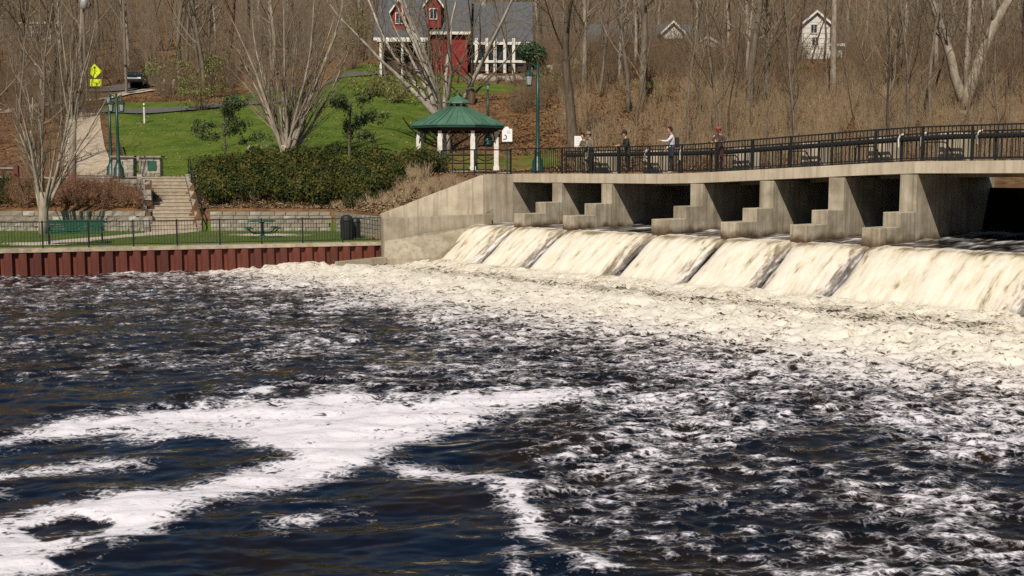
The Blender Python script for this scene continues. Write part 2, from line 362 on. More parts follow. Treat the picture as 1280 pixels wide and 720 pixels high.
def lawn_fn(X, Y):
    v = sstep(-21.0 - .42 * (Y - 62), -19.6 - .42 * (Y - 62), X) * (1 - sstep(-7.0, -5.0, X - .06 * (Y - 62))) * sstep(60.5, 62.5, Y) * (1 - sstep(98, 105, Y))
    v = np.maximum(v, sstep(-7, -5, X) * (1 - sstep(2.5, 4.5, X)) * sstep(63, 66, Y) * (1 - sstep(70, 78, Y)) * .52)   # behind the gazebo: real litter, plus extra browning that stands in for shade
    v = np.maximum(v, .9 * np.exp(-((X + 4) / 7) ** 2 - ((Y - 97) / 6) ** 2))                                       # below the red house
    v = np.maximum(v, .8 * sstep(-30, -24, X) * (1 - sstep(-6, -2, X)) * sstep(100, 104, Y) * (1 - sstep(116, 125, Y)))
    for lx, ly, lw in ((16.0, 100, 3.0), (10.5, 88, 2.5), (24, 98, 2.5)): v = np.maximum(v, .62 * np.exp(-((X - lx) / lw) ** 2 - ((Y - ly) / 3.0) ** 2))
    return v
lawn = np.maximum(lawn, lawn_fn(X, Y) * (Y > ywall(X)))
at_ = gme.attributes.new('lawn', 'FLOAT', 'POINT'); at_.data.foreach_set('value', lawn.astype(np.float32))
ob('ground', gme, kind='structure', label='grassy bank and leaf covered wooded hillside')

# ------------------------------------------------------------------ upper pond behind the dam
mw = mat('pond_water', (0.012, 0.014, 0.010), None, rough=.06, spec=.5); N, L, b = nodes_of(mw)
bp = N.new('ShaderNodeBump'); bp.inputs['Strength'].default_value = .15; L.new(noise(N, L, 2.5, 4), bp.inputs['Height']); L.new(bp.outputs[0], b.inputs['Normal'])
mb = MB(); q = [D(-1.0, -5.6, 3.42), D(60, -5.6, 3.42), Vector((140, 70, 3.42)), Vector((0, 70, 3.42))]
mb.add(q, [(0, 1, 2, 3)]); ob('water_pond', mb.mesh('water_pond', mw), kind='structure', label='still upper pond held back by the dam')

# ------------------------------------------------------------------ river pool: foam cover measured on the water plane
def poly_sd(px, py, poly, ay=2.4):
    P_ = np.array(poly, float); P_[:, 1] *= ay; x = px; y = py * ay
    d2 = np.full(x.shape, 1e12); inside = np.zeros(x.shape, bool); n = len(P_)
    for i in range(n):
        ax, ay_ = P_[i]; bx, by = P_[(i + 1) % n]; ex, ey = bx - ax, by - ay_
        t = np.clip(((x - ax) * ex + (y - ay_) * ey) / (ex * ex + ey * ey), 0, 1)
        d2 = np.minimum(d2, (x - ax - ex * t) ** 2 + (y - ay_ - ey * t) ** 2)
        c = ((ay_ > y) != (by > y)) & (x < (bx - ax) * (y - ay_) / (by - ay_ + 1e-9) + ax); inside ^= c
    d = np.sqrt(d2); return np.where(inside, d, -d)
FOAM_ADD = [
 [(-80, 575), (-40, 560), (60, 528), (150, 512), (230, 502), (330, 501), (420, 487), (520, 497), (600, 490), (690, 482), (770, 488), (720, 505), (640, 520), (560, 545), (500, 566), (470, 580), (420, 600), (360, 612), (300, 626), (235, 650), (160, 684), (100, 705), (20, 728), (-80, 760), (-80, 690), (-20, 655), (60, 632), (140, 617), (220, 606), (290, 594), (350, 574), (330, 562), (270, 556), (180, 554), (110, 549), (40, 556)],
 [(-60, 596), (40, 588), (110, 576), (190, 574), (180, 584), (80, 596), (-60, 606)],
 [(-60, 612), (10, 616), (12, 624), (-60, 628)],
 [(330, 655), (380, 645), (460, 640), (400, 655), (340, 668)],
 [(260, 492), (330, 480), (400, 478), (470, 485), (420, 492), (330, 500)],
 [(470, 576), (540, 584), (600, 588), (650, 604), (672, 640), (690, 662), (740, 690), (790, 720), (750, 722), (690, 690), (645, 665), (628, 630), (600, 606), (520, 600)],
 [(640, 662), (655, 676), (650, 700), (668, 722), (640, 722), (630, 690)],
 [(110, 345), (170, 341), (262, 337), (258, 341), (180, 345), (120, 348)],
]
FOAM_CUT = [[(180, 556), (250, 548), (300, 556), (250, 566)], [(30, 662), (90, 650), (150, 655), (120, 672), (60, 680)], [(340, 488), (385, 480), (392, 498), (350, 503)],
            [(60, 700), (130, 680), (150, 690), (90, 712)]]
def pool_fields(x, y):
    """height, foam cover, warmth, chop for points on the pool"""
    dx, dy = x - AX, y - AY
    k = dx * NX + dy * NY; s = dx * UX + dy * UY
    px, py = project(x, y, 0.0)
    cx0, cy0 = x * .9 + y * .25, y * 1.0 - x * .2
    jx = 26 * fbm(x * .55, y * .55, 4, 21, .6); jy = 9 * fbm(x * .55, y * .55, 4, 25, .6)
    qx, qy = px + jx, py + jy
    big = np.full(x.shape, -1.0)
    for p in FOAM_ADD: big = np.maximum(big, np.clip(poly_sd(qx, qy, p) / 56, -1, 1))
    for p in FOAM_CUT: big = np.minimum(big, np.clip(-poly_sd(qx, qy, p) / 18, -1, 1))
    patch = sstep(-.8, .8, big)
    # broken water running off the weir
    weir = np.interp(k, [5, 10.3, 11.8, 14.0, 17, 21, 26, 34], [1.22, 1.15, .95, .70, .54, .45, .39, .35])
    weir = weir + .10 * sstep(2, 22, s) * np.interp(k, [9, 13, 18, 24], [0, .5, 1, 1])
    lace = sstep(560, 700, px) * sstep(470, 520, py) * .54
    lace = np.maximum(lace, sstep(560, 700, px + (py - 600) * .7) * sstep(500, 600, py) * .55)
    calm = sstep(470, 560, py) * (1 - sstep(560, 690, px - (py - 560) * .5))       # quiet backwater, near left
    calm2 = np.exp(-((px - 170) / 190) ** 2 - ((py - 425) / 26) ** 2) * .8 + np.exp(-((px - 700) / 260) ** 2 - ((py - 455) / 16) ** 2) * .45 + np.exp(-((px - 1200) / 120) ** 2 - ((py - 500) / 14) ** 2) * .8
    cov = np.maximum(weir * (1 - calm), lace) - .16 * np.clip(calm2, 0, 1)
    fa, fc = x * .74 + y * .67, x * -.67 + y * .74; wq = 1.2 * perlin(x * .12, y * .12, 45); patchy = .6 * fbm(fa * .16 + wq, fc * .42 + wq, 4, 41, .55) + .6 * fbm(x * .38, y * .38, 3, 47)
    slick = sstep(.12, .45, fbm(fa * .11 + wq, fc * .26, 2, 49)) * sstep(11, 14, k); cov = cov + .42 * patchy * (cov < .95) - .20 * slick
    cov = np.maximum(cov * (1 - .9 * calm), patch * (1.22 + .5 * fbm(cx0 * .5, cy0 * 1.1, 3, 83)))
    rough = np.interp(k, [6, 8.5, 11, 14, 20, 40], [.9, 1.0, .95, .66, .46, .36]) * (1 - .72 * calm) * (1 - .35 * patch)
    rough = rough * (1 - .3 * np.clip(calm2, 0, 1)) * (1 - .45 * slick)
    # heights: swell, chop, fine chop
    cx, cy = x * .9 + y * .25, y * 1.0 - x * .2
    sw = .10 * fbm(cx * .42, cy * .55, 2, 5)
    r1 = 1 - np.abs(fbm(cx * 1.15 + .5 * perlin(cx * .7, cy * .7, 61), cy * 1.5, 3, 11)) * 2.2
    r2 = fbm(cx * 3.1 + .4 * perlin(cx * 2, cy * 2, 63), cy * 3.8, 3, 15)
    ch = .17 * (r1 - .45) + .085 * r2
    boil = np.exp(-((k - 9.0) / 1.3) ** 2) * (.24 + .16 * fbm(s * .5, k * .5, 3, 31)) - np.exp(-((k - 6.5) / .9) ** 2) * .07
    boil = boil + np.exp(-((k - 5.0) / .5) ** 2) * .06
    boil = boil + .26 * (1 - sstep(6.0, 9.5, k)) * sstep(-2.5, .5, s)
    boil = boil * sstep(-6.5, -3, s)
    h = sw * (.5 + .5 * rough) + ch * rough + boil + .02 * fbm(cx * 1.0, cy * .7, 2, 71) * calm + .075 * (1 - rough) * fbm(cx * .45 + cy * .3, cy * .95, 2, 75) + .03 * (1 - rough) * fbm(cx * 1.3 + cy * .5, cy * 2.4, 2, 77)
    h = h + .03 * patch * (1 + 3.2 * fbm(cx * .7, cy * 1.5, 3, 81))
    crest = np.clip((ch - .035) / .10, -.6, 1) + .5 * np.clip(r2 * 2.2, -1, 1)
    cov = cov + .26 * crest * (1 - calm) * (cov < .97)
    # greyer trough between the toe and the standing wave
    cov = cov - .50 * np.exp(-((k - 7.0) / 1.2) ** 2) * (.75 + 1.1 * fbm(s * .6, k * 1.5, 3, 91)) * sstep(-1, 3, s)
    warm = np.interp(k, [6, 10, 13, 17], [.9, .85, .45, .05])
    return h, cov, warm, rough

def foam_water(name, BST=.35, BFN=.35, A1=.95, A2=1.25, ST=(.7, 1.25, .6), A3=.34, fall=False):
    m = bpy.data.materials.new(name); m.use_nodes = True; N = m.node_tree.nodes; L = m.node_tree.links
    w = N['Principled BSDF']; w.inputs['Base Color'].default_value = (0.006, 0.008, 0.010, 1); w.inputs['Roughness'].default_value = .06; w.inputs['IOR'].default_value = 1.33
    w.inputs['Specular IOR Level'].default_value = .5
    refl_tint = ramp(N, L, noise(N, L, .5, 3), [(.42, (0.002, 0.005, 0.013)), (.66, (0.012, 0.007, 0.003))]); refl_tint_churn = ramp(N, L, noise(N, L, .8, 4), [(.4, (0.004, 0.005, 0.007)), (.64, (0.018, 0.011, 0.006))])  # navy and brown stand in for sky and bank reflections, painted into base colour
    ac = N.new('ShaderNodeAttribute'); ac.attribute_name = 'churn'; L.new(mixc(N, L, ac.outputs['Fac'], refl_tint, refl_tint_churn), w.inputs['Base Color'])
    sp_ = N.new('ShaderNodeMapRange'); sp_.inputs[3].default_value = .5; sp_.inputs[4].default_value = .22; L.new(ac.outputs['Fac'], sp_.inputs[0]); L.new(sp_.outputs[0], w.inputs['Specular IOR Level'])
    rr_ = N.new('ShaderNodeMapRange'); rr_.inputs[3].default_value = .05; rr_.inputs[4].default_value = .16; L.new(ac.outputs['Fac'], rr_.inputs[0]); L.new(rr_.outputs[0], w.inputs['Roughness'])
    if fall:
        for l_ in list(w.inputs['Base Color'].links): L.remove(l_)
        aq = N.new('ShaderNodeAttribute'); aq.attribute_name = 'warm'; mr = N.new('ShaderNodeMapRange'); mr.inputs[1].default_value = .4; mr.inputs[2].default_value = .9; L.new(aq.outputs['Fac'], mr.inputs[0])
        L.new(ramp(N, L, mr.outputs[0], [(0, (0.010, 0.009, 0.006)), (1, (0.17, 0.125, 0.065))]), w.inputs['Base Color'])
    f = N.new('ShaderNodeBsdfPrincipled'); f.inputs['Roughness'].default_value = .45 if fall else .7; f.inputs['Specular IOR Level'].default_value = .4
    at = N.new('ShaderNodeAttribute'); at.attribute_name = 'foam'; aw = N.new('ShaderNodeAttribute'); aw.attribute_name = 'warm'
    n1 = noise(N, L, 1.3, 4 if fall else 10, .5 if fall else .66, ST, .9); n2 = noise(N, L, 5.0 if fall else 6.5, 3 if fall else 8, .5 if fall else .74, ST, 1.2)
    tc = N.new('ShaderNodeTexCoord')
    vo = N.new('ShaderNodeTexVoronoi'); vo.feature = 'DISTANCE_TO_EDGE'; vo.inputs['Scale'].default_value = 5.0
    wp = N.new('ShaderNodeTexNoise'); wp.inputs['Scale'].default_value = 3.0; wp.inputs['Detail'].default_value = 4; L.new(tc.outputs['Object'], wp.inputs['Vector'])
    av = N.new('ShaderNodeVectorMath'); av.operation = 'MULTIPLY_ADD'; av.inputs[1].default_value = (.9, .9, .9); L.new(wp.outputs['Color'], av.inputs[0]); L.new(tc.outputs['Object'], av.inputs[2]); L.new(av.outputs[0], vo.inputs['Vector'])
    def mth(op, a, b_):
        x = N.new('ShaderNodeMath'); x.operation = op
        for i, q in enumerate((a, b_)):
            if hasattr(q, 'links'): L.new(q, x.inputs[i])
            else: x.inputs[i].default_value = q
        return x.outputs[0]
    t = mth('ADD', mth('MULTIPLY', mth('SUBTRACT', n1, .5), A1), mth('MULTIPLY', mth('SUBTRACT', n2, .5), A2))
    lace = mth('MULTIPLY', mth('SUBTRACT', .10, vo.outputs['Distance']), 1.1)
    n3 = noise(N, L, 1.7, 5, .6, ST, 1.6); rdg = mth('SUBTRACT', 1.0, mth('MULTIPLY', mth('ABSOLUTE', mth('SUBTRACT', n3, .5), 0), 7.0)); t = mth('ADD', t, mth('MULTIPLY', mth('SUBTRACT', rdg, .45), A3))
    if fall: lace = mth('MULTIPLY', lace, .1)
    t = mth('ADD', t, lace); t = mth('ADD', t, at.outputs['Fac'])
    fl = N.new('ShaderNodeMapRange'); fl.interpolation_type = 'SMOOTHSTEP'; fl.inputs[1].default_value = .47; fl.inputs[2].default_value = .84; fl.inputs[4].default_value = .34; L.new(t, fl.inputs[0])
    cr_ = N.new('ShaderNodeMapRange'); cr_.interpolation_type = 'SMOOTHSTEP'; cr_.inputs[1].default_value = .66; cr_.inputs[2].default_value = 1.02; L.new(t, cr_.inputs[0])
    alpha = mth('MAXIMUM', fl.outputs[0], cr_.outputs[0])
    thin = N.new('ShaderNodeMapRange'); thin.inputs[1].default_value = .55; thin.inputs[2].default_value = 1.25; L.new(t, thin.inputs[0])
    cold = ramp(N, L, thin.outputs[0], [(0, (0.52, 0.49, 0.53)), (.5, (0.62, 0.585, 0.625)), (1, (0.74, 0.70, 0.74))])
    warmc = ramp(N, L, thin.outputs[0], [(0, (0.34, 0.27, 0.17)), (.45, (0.56, 0.48, 0.34)), (.8, (0.70, 0.62, 0.47)), (1, (0.74, 0.68, 0.56))])
    L.new(mixc(N, L, aw.outputs['Fac'], cold, warmc), f.inputs['Base Color'])
    b1 = N.new('ShaderNodeBump'); b1.inputs['Strength'].default_value = .22; b1.inputs['Distance'].default_value = .05; L.new(noise(N, L, 2.2, 3, .5, (.7, 1.4, 1)), b1.inputs['Height']); L.new(b1.outputs[0], w.inputs['Normal'])
    b2 = N.new('ShaderNodeBump'); b2.inputs['Strength'].default_value = BST; b2.inputs['Distance'].default_value = .06; L.new(mth('ADD', mth('MULTIPLY', t, .5), mth('MULTIPLY', noise(N, L, 9, 4, .6), BFN)), b2.inputs['Height']); L.new(b2.outputs[0], f.inputs['Normal'])
    mx = N.new('ShaderNodeMixShader'); L.new(alpha, mx.inputs[0]); L.new(w.outputs[0], mx.inputs[1]); L.new(f.outputs[0], mx.inputs[2])
    L.new(mx.outputs[0], N['Material Output'].inputs[0]); return m
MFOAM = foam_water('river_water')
def set_attr(me, name, v): me.attributes.new(name, 'FLOAT', 'POINT').data.foreach_set('value', np.ascontiguousarray(v, dtype=np.float32).ravel())

q = np.concatenate([np.linspace(1 / 2.0, 1 / 8.2, 40)[:-1], np.linspace(1 / 8.2, 1 / 50.0, 540)]); yr = 1 / q; yr = np.concatenate([yr, [53, 57, 62, 70]])
tt = np.concatenate([np.linspace(-2.2, -.43, 45)[:-1], np.linspace(-.43, .43, 760), np.linspace(.43, 2.2, 45)[1:]])
WY, WT = np.meshgrid(yr, tt, indexing='ij'); WX = (WY + 6) * WT
h, cov, warm, rgh = pool_fields(WX.ravel(), WY.ravel())
nr_, nc_ = WX.shape
wv = np.stack([WX.ravel(), WY.ravel(), h], 1)
i, j = np.meshgrid(np.arange(nr_ - 1), np.arange(nc_ - 1), indexing='ij'); a = (i * nc_ + j).ravel()
wf = np.stack([a, a + 1, a + nc_ + 1, a + nc_], 1)
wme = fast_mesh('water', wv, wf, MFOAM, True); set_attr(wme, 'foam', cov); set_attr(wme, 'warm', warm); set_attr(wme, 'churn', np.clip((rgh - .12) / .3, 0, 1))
ob('water', wme, kind='structure', label='dark choppy river pool streaked with white foam')
# ------------------------------------------------------------------ the dam: apron, piers, gates, abutment
dam = thing('dam', D(0, 0, 0), 'long concrete dam with stepped piers and dark gate bays under footbridge', 'dam')
def inv(o): return Matrix.Translation(-o.location)
def local(mb, o):
    l = o.location
    mb.v = [v - l for v in mb.v]; return mb
def dprism(prof, s0, s1):
    mb = MB(); mb.prism(prof, lambda a, b_, t: D(s0 if t == 0 else s1, a, b_)); return mb
# spillway apron
ap = [(-6.0, -1.0), (-6.0, 1.5), (2.3, 1.38), (3.0, 1.0), (4.6, -.10), (5.2, -.45), (5.2, -1.0)]
ob('apron', local(dprism(ap, -0.2, 31.0), dam).mesh('apron', M['wet']), dam)
pier_prof = [(-5.4, 1.3), (-5.4, 3.52), (0.03, 3.52), (0.03, 2.74), (1.0, 2.74), (1.0, 2.30), (2.2, 2.30), (2.2, 1.3)]
for i, s in enumerate(PIERS + [30.5]):
    zt_ = deck_z(s) - .40
    pr = [(-5.4, 1.3), (-5.4, zt_), (0.03, zt_), (0.03, 1.3)]
    p = ob('pier', local(dprism(pr, s, s + PT), dam).mesh('pier', M['pier']), dam)
    for (k0, k1, z0, z1, e) in ((.03, 1.02, 1.3, 2.74, .012), (1.02, 2.25, 1.3, 2.29, .02)):
        mb = dprism([(k0, z0), (k0, z1), (k1, z1), (k1, z0)], s - e, s + PT + e); local(mb, dam)
        me = mb.mesh('footing_block', M['pier']); o = ob('footing_block', me, p)
        bv = o.modifiers.new('edge', 'BEVEL'); bv.width = .025; bv.segments = 2; bv.limit_method = 'ANGLE'
    # hoist pedestal on the upstream side of the deck and its bent tube guard
    zd = deck_z(s)
    mb = MB(); mb.prism([(-3.35, zd - .42), (-3.35, zd + .98), (-2.65, zd + .98), (-2.65, zd - .42)], lambda a, b_, t: D(s - .12 + t * .82, a, b_)); local(mb, dam)
    o = ob('hoist_pedestal', mb.mesh('hoist_pedestal', M['concrete']), dam)
    bv = o.modifiers.new('edge', 'BEVEL'); bv.width = .03; bv.segments = 2; bv.limit_method = 'ANGLE'
    mb = MB(); mb.tube([D(s - .55, -2.5, zd), D(s - .55, -2.5, zd + .62), D(s - .5, -2.5, zd + .68), D(s + .15, -2.5, zd + .68), D(s + .25, -2.5, zd + .62), D(s + .62, -2.5, zd + .05)], .024, 6); local(mb, dam)
    ob('tube_guard', mb.mesh('tube_guard', M['black']), dam)
for a_, c_ in zip([0.06] + PIERS, PIERS + [30.5]):
    za_, zc_ = deck_z(a_) - .36, deck_z(c_) - .36; mb = MB(); mb.add([D(a_, -2.32, za_ - .14), D(c_, -2.32, zc_ - .14), D(c_, -4.9, zc_ - .14), D(a_, -4.9, za_ - .14), D(a_, -2.32, za_), D(c_, -2.32, zc_), D(c_, -4.9, zc_), D(a_, -4.9, za_)], [(0, 3, 2, 1), (4, 5, 6, 7), (0, 1, 5, 4), (1, 2, 6, 5), (2, 3, 7, 6), (3, 0, 4, 7)])
    ob('gate_platform', local(mb, dam).mesh('gate_platform', M['footing']), dam)
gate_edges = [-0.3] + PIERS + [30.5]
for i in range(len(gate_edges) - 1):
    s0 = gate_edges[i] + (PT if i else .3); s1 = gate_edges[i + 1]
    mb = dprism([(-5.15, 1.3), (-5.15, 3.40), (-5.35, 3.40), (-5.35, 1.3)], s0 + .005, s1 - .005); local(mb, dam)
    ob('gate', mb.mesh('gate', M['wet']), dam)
# ------------------------------------------------------------------ abutment and wing walls on the park bank
ab = thing('abutment', D(0, 0, 0), 'pale concrete abutment with sloping wing wall beside the gazebo', 'abutment')
def pt(v): return Vector(v)
mb = MB()   # main block that carries the deck end
p0, p1 = P(605, 217, 48.7), Vector((0.0, 50.0, 0))
ztop = 3.92
def slab(mb, pts, z0, ztops):   # vertical prism over plan polygon with per-vertex tops
    n = len(pts); vs = [Vector((p[0], p[1], z0)) for p in pts] + [Vector((p[0], p[1], z)) for p, z in zip(pts, ztops)]
    mb.add(vs, [tuple(range(n - 1, -1, -1)), tuple(range(n, 2 * n))] + [(i, (i + 1) % n, n + (i + 1) % n, n + i) for i in range(n)])
slab(mb, [(-1.22, 48.85), (0.03, 49.9), (0.6, 50.6), (3.6, 54.0), (1.0, 58), (-2.0, 54.5)], -1, [3.90] * 6)
ob('abutment_block', local(mb, ab).mesh('abutment_block', M['concrete']), ab)
mb = MB()   # side return below the deck, facing the first bay
mb.prism([(-5.4, 1.3), (-5.4, 3.5), (-0.05, 3.5), (1.0, 2.5), (2.4, 1.9), (2.4, 1.3)], lambda a, b_, t: D(-.55 + .6 * t, a, b_))
ob('side_return', local(mb, ab).mesh('side_return', M['pier']), ab)
a0, a1 = Vector((-5.5, 47.3, 0)), Vector((-1.23, 48.8, 0)); dirw = (a1 - a0).normalized(); nw = Vector((dirw.y, -dirw.x, 0))
mb = MB(); slab(mb, [a0, a1, a1 - nw * .4, a0 - nw * .4], -1, [2.22, 3.86, 3.86, 2.22])
ob('wing_wall', local(mb, ab).mesh('wing_wall', M['concrete']), ab)
mb = MB(); slab(mb, [a0 + nw * .55 - dirw * .05, a1 + nw * .2 + dirw * .3, a1 + nw * .012 + dirw * .3, a0 + nw * .012 - dirw * .05], -1, [2.05, 2.18, 2.2, 2.08])
ob('lower_wall', local(mb, ab).mesh('lower_wall', M['footing']), ab)
# sloping apron beside the first fall
mb = MB()
e = [P(480, 324, 46.2), P(545, 322, 46.4), P(590, 290, 47.6), P(597, 283, 48.3), P(540, 290, 47.5), P(481, 301, 46.8)]
n = len(e); mb.add(e + [Vector((p.x, p.y, -1)) for p in e], [tuple(range(n)), tuple(range(2 * n - 1, n - 1, -1))] + [(i, n + i, n + (i + 1) % n, (i + 1) % n) for i in range(n)])
ob('sloping_apron', local(mb, ab).mesh('sloping_apron', M['footing']), ab)
mb = MB(); c0, c1 = P(480, 325, 46.0), P(423, 331, 44.6); mb.bar(c0, c1, .5, .24); ob('low_sill', local(mb, ab).mesh('low_sill', M['footing']), ab)

# ------------------------------------------------------------------ falls, one sheet of water for each bay
WAKES = [-.15] + [s + PT * .5 for s in PIERS] + [30.8]
ORD = ['first narrow cascade beside the abutment', 'second cascade from the abutment', 'third cascade, wide, from the abutment', 'fourth cascade from the abutment', 'fifth cascade from the abutment', 'sixth cascade, beside the last visible pier', 'widest cascade, in the bay past the last visible pier', 'last cascade at the right edge beyond the dark wake']
def cascade(i, s0, s1):
    ns = int((s1 - s0) / .055); ks = np.concatenate([np.arange(-5.1, 1.8, .10), np.arange(1.8, 7.5, .055)]); ss = np.linspace(0, 1, ns)
    K, T = np.meshgrid(ks, ss, indexing='ij')
    S = s0 + (s1 - s0) * T
    wob = .10 * perlin(K * .9, S * .3, 50 + i) * sstep(2.2, 4, K)
    edge = np.minimum(T, 1 - T) * (s1 - s0) + wob
    prof = np.interp(K, [-5.1, -4.6, 0, 1.6, 2.25, 2.6, 3.0, 3.5, 4.0, 4.5, 5.0, 5.6, 7.5], [3.46, 1.98, 1.80, 1.76, 1.72, 1.64, 1.44, 1.08, .70, .36, .14, .02, .0])
    bulge = 1 - np.exp(-edge / .42)
    lump = fbm(S * 1.3, K * .8, 3, 100 + i)
    fine = fbm(S * 3.2 + .6 * perlin(S * 2, K * 1.0, 7), K * .9, 4, 130 + i, .55)
    act = np.interp(K, [-5.1, -4.4, -3, 1.8, 3, 5.5, 7.5], [.05, .5, .55, .45, .8, 1.1, 1.2])
    # piers stand in the sheet upstream of the noses, so the ridge only opens below them
    below = sstep(2.0, 3.0, K)
    dR, dL = (1 - T) * (s1 - s0) + wob, T * (s1 - s0) + wob; wR = .09 + .20 * np.clip(K - 2.3, 0, 3); wake = np.exp(-np.clip(dR, 0, 9) / wR) + .7 * np.exp(-np.clip(dL, 0, 9) / .14)
    z = prof + below * (.10 * np.sin(np.pi * T) ** .7 - .02 - .24 * wake * (1 - sstep(4.2, 4.9, K))) + act * (.10 * lump + .045 * fine)
    fade = sstep(5.0, 6.2, K); 
    Pxy = np.stack([AX + UX * S + NX * K, AY + UY * S + NY * K], 0)
    hz, cv, _, _ = pool_fields(Pxy[0].ravel(), Pxy[1].ravel()); hz = hz.reshape(z.shape)
    z = np.where(K > 4.1, z * (1 - sstep(4.1, 5.0, K)) + (hz - .05 * fade) * sstep(4.1, 5.0, K), z)
    cvp = cv.reshape(z.shape)
    cover = 1.16 + .08 * sstep(3.8, 5, K) + .22 * fine + .28 * lump - .30 * np.exp(-((K - 2.35) / .4) ** 2) - .72 * np.clip(wake, 0, 1.1) * below * 1.0
    cover = np.where(K < 1.9, .62 + .55 * lump + .3 * fine, cover) + .25 * np.exp(-((K - 2.5) / .4) ** 2) * 0
    cover = np.where(K < -4.45, .12 + .25 * perlin(S * 5, K * .1, 9), cover) + .35 * np.exp(-((K + 3.9) / .5) ** 2)
    cover = cover * (1 - sstep(4.3, 5.1, K)) + (1.02 + .4 * fine) * sstep(4.3, 5.1, K)
    if i == 0: cover = cover - .18 * (1 - T) * below
    sm = (s0 + s1) / 2; v = np.stack([S - sm, -(K - 6), z], -1).reshape(-1, 3); nk, nn = K.shape
    a_, b_ = np.meshgrid(np.arange(nk - 1), np.arange(nn - 1), indexing='ij'); a = (a_ * nn + b_).ravel()
    f = np.stack([a, a + 1, a + nn + 1, a + nn], 1)
    org = D(sm, 6, 0)
    me = fast_mesh('waterfall', v, f, MFALL, True); set_attr(me, 'foam', cover)
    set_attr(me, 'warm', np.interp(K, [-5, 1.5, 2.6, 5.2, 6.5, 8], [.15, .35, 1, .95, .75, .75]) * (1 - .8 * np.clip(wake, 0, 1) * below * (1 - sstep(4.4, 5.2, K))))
    set_attr(me, 'churn', np.ones(K.shape)); ob('waterfall', me, loc=org, rz=math.atan2(UY, UX), label='foaming cream %s' % ORD[i], cat='waterfall', group='falls below the dam bays')
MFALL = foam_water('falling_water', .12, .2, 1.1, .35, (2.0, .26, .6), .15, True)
for i in range(8): cascade(i, WAKES[i], WAKES[i + 1])

# airborne spray over the toe and the gate plunge: droplets as tiny tetrahedra
rs_ = np.random.RandomState(12)
def spray(n, s0, s1, kmu, ksig, z0, zh, size):
    s = rs_.uniform(s0, s1, n); k = rs_.normal(kmu, ksig, n); cl = .5 + .9 * fbm(s * .8, k * .8, 3, 5); z = z0 + rs_.exponential(zh, n) * np.clip(cl, .1, 1.6)
    c = np.stack([AX + UX * s + NX * k, AY + UY * s + NY * k, z], 1); r = rs_.uniform(.4, 1.2, n)[:, None] * size
    T = np.array([[1, 1, 1], [1, -1, -1], [-1, 1, -1], [-1, -1, 1]]) / 1.73
    v = c[:, None, :] + T[None] * r[:, None]; f = np.array([[0, 1, 2], [0, 3, 1], [0, 2, 3], [1, 3, 2]])[None] + 4 * np.arange(n)[:, None, None]
    return v.reshape(-1, 3), f.reshape(-1, 3)
parts_ = [spray(30000, -.3, 26, 4.7, .45, .28, .13, .007), spray(7000, 0, 26, 8.8, 1.0, .15, .10, .009), spray(3000, 18, 25, -3.6, .5, 1.8, .14, .012)]
vv, ff, off = [], [], 0
for v_, f_ in parts_: vv.append(v_); ff.append(f_ + off); off += len(v_)
MSPRAY = mat('spray_droplets', (0.80, 0.76, 0.68), None, rough=.6)
ob('spray', fast_mesh('spray', np.concatenate(vv), np.concatenate(ff), MSPRAY), kind='stuff', label='white spray thrown up along the foot of the falls', cat='spray')

# ------------------------------------------------------------------ footbridge
fb = thing('footbridge', D(0, 0, 3.5), 'concrete deck footbridge with black picket railings across the dam', 'footbridge')
cuts = [0.04, 2.6, 5.5, 8.5, 10.3, 13.2, 16.0, 17.6, 19.2, 24.6, 31.0]
mb = MB()
for a, c in zip(cuts[:-1], cuts[1:]):
    za, zc = deck_z(a), deck_z(c)
    vs = [D(a, 0, za - .38), D(a, 0, za), D(a, -2.3, za), D(a, -2.3, za - .38), D(c, 0, zc - .38), D(c, 0, zc), D(c, -2.3, zc), D(c, -2.3, zc - .38)]
    mb.add(vs, [(0, 4, 5, 1), (1, 5, 6, 2), (2, 6, 7, 3), (3, 7, 4, 0)])
mb.add([D(.04, 0, 3.55), D(.04, 0, 3.93), D(.04, -2.3, 3.93), D(.04, -2.3, 3.55)], [(0, 1, 2, 3)])
ob('deck', local(mb, fb).mesh('deck', M['deck']), fb)
pk = {}
def picket_mesh(h, w):
    key = (round(h, 2), w)
    if key not in pk:
        m_ = MB(); m_.box(-w / 2, -w / 2, 0, w / 2, w / 2, h); pk[key] = m_.mesh('picket', M['black'])
    return pk[key]
rzd = math.atan2(UY, UX)
def railing(k, smin, smax, step, hgt, pipe, label):
    mb = MB(); ss = [s for s in cuts if smin < s < smax]; ss = [smin] + ss + [smax]
    for a, c in zip(ss[:-1], ss[1:]):
        mb.bar(D(a, k, deck_z(a) + hgt), D(c, k, deck_z(c) + hgt), .055, .05)
        mb.bar(D(a, k, deck_z(a) + .10), D(c, k, deck_z(c) + .10), .04, .04)
        if pipe:
            mb.tube([D(a, k + .12, deck_z(a) + hgt - .14), D(c, k + .12, deck_z(c) + hgt - .14)], .065, 8)
            mb.bar(D(a, k, deck_z(a) + hgt - .2), D(c, k, deck_z(c) + hgt - .2), .05, .09)
    r = ob('railing', local(mb, fb).mesh('railing', M['black']), fb, label=label)
    pm_ = MB(); pm_.box(-.032, -.032, 0, .032, .032, hgt + .01); pm = pm_.mesh('post', M['black'])
    s = smin
    while s <= smax + .01:
        p = D(s, k, deck_z(s)) - fb.location; ob('post', pm, r, p, rzd); s += 1.62
    s = max(smin, 1.6) if not pipe else smin; n = 0
    while s <= smax:
        p = D(s, k, deck_z(s) + .10) - fb.location; ob('picket', picket_mesh(hgt - .12, .022), r, p, rzd); s += step; n += 1
    return n
n1 = railing(-.10, -.2, 23.4, .132, 1.08, False, 'near black picket railing')
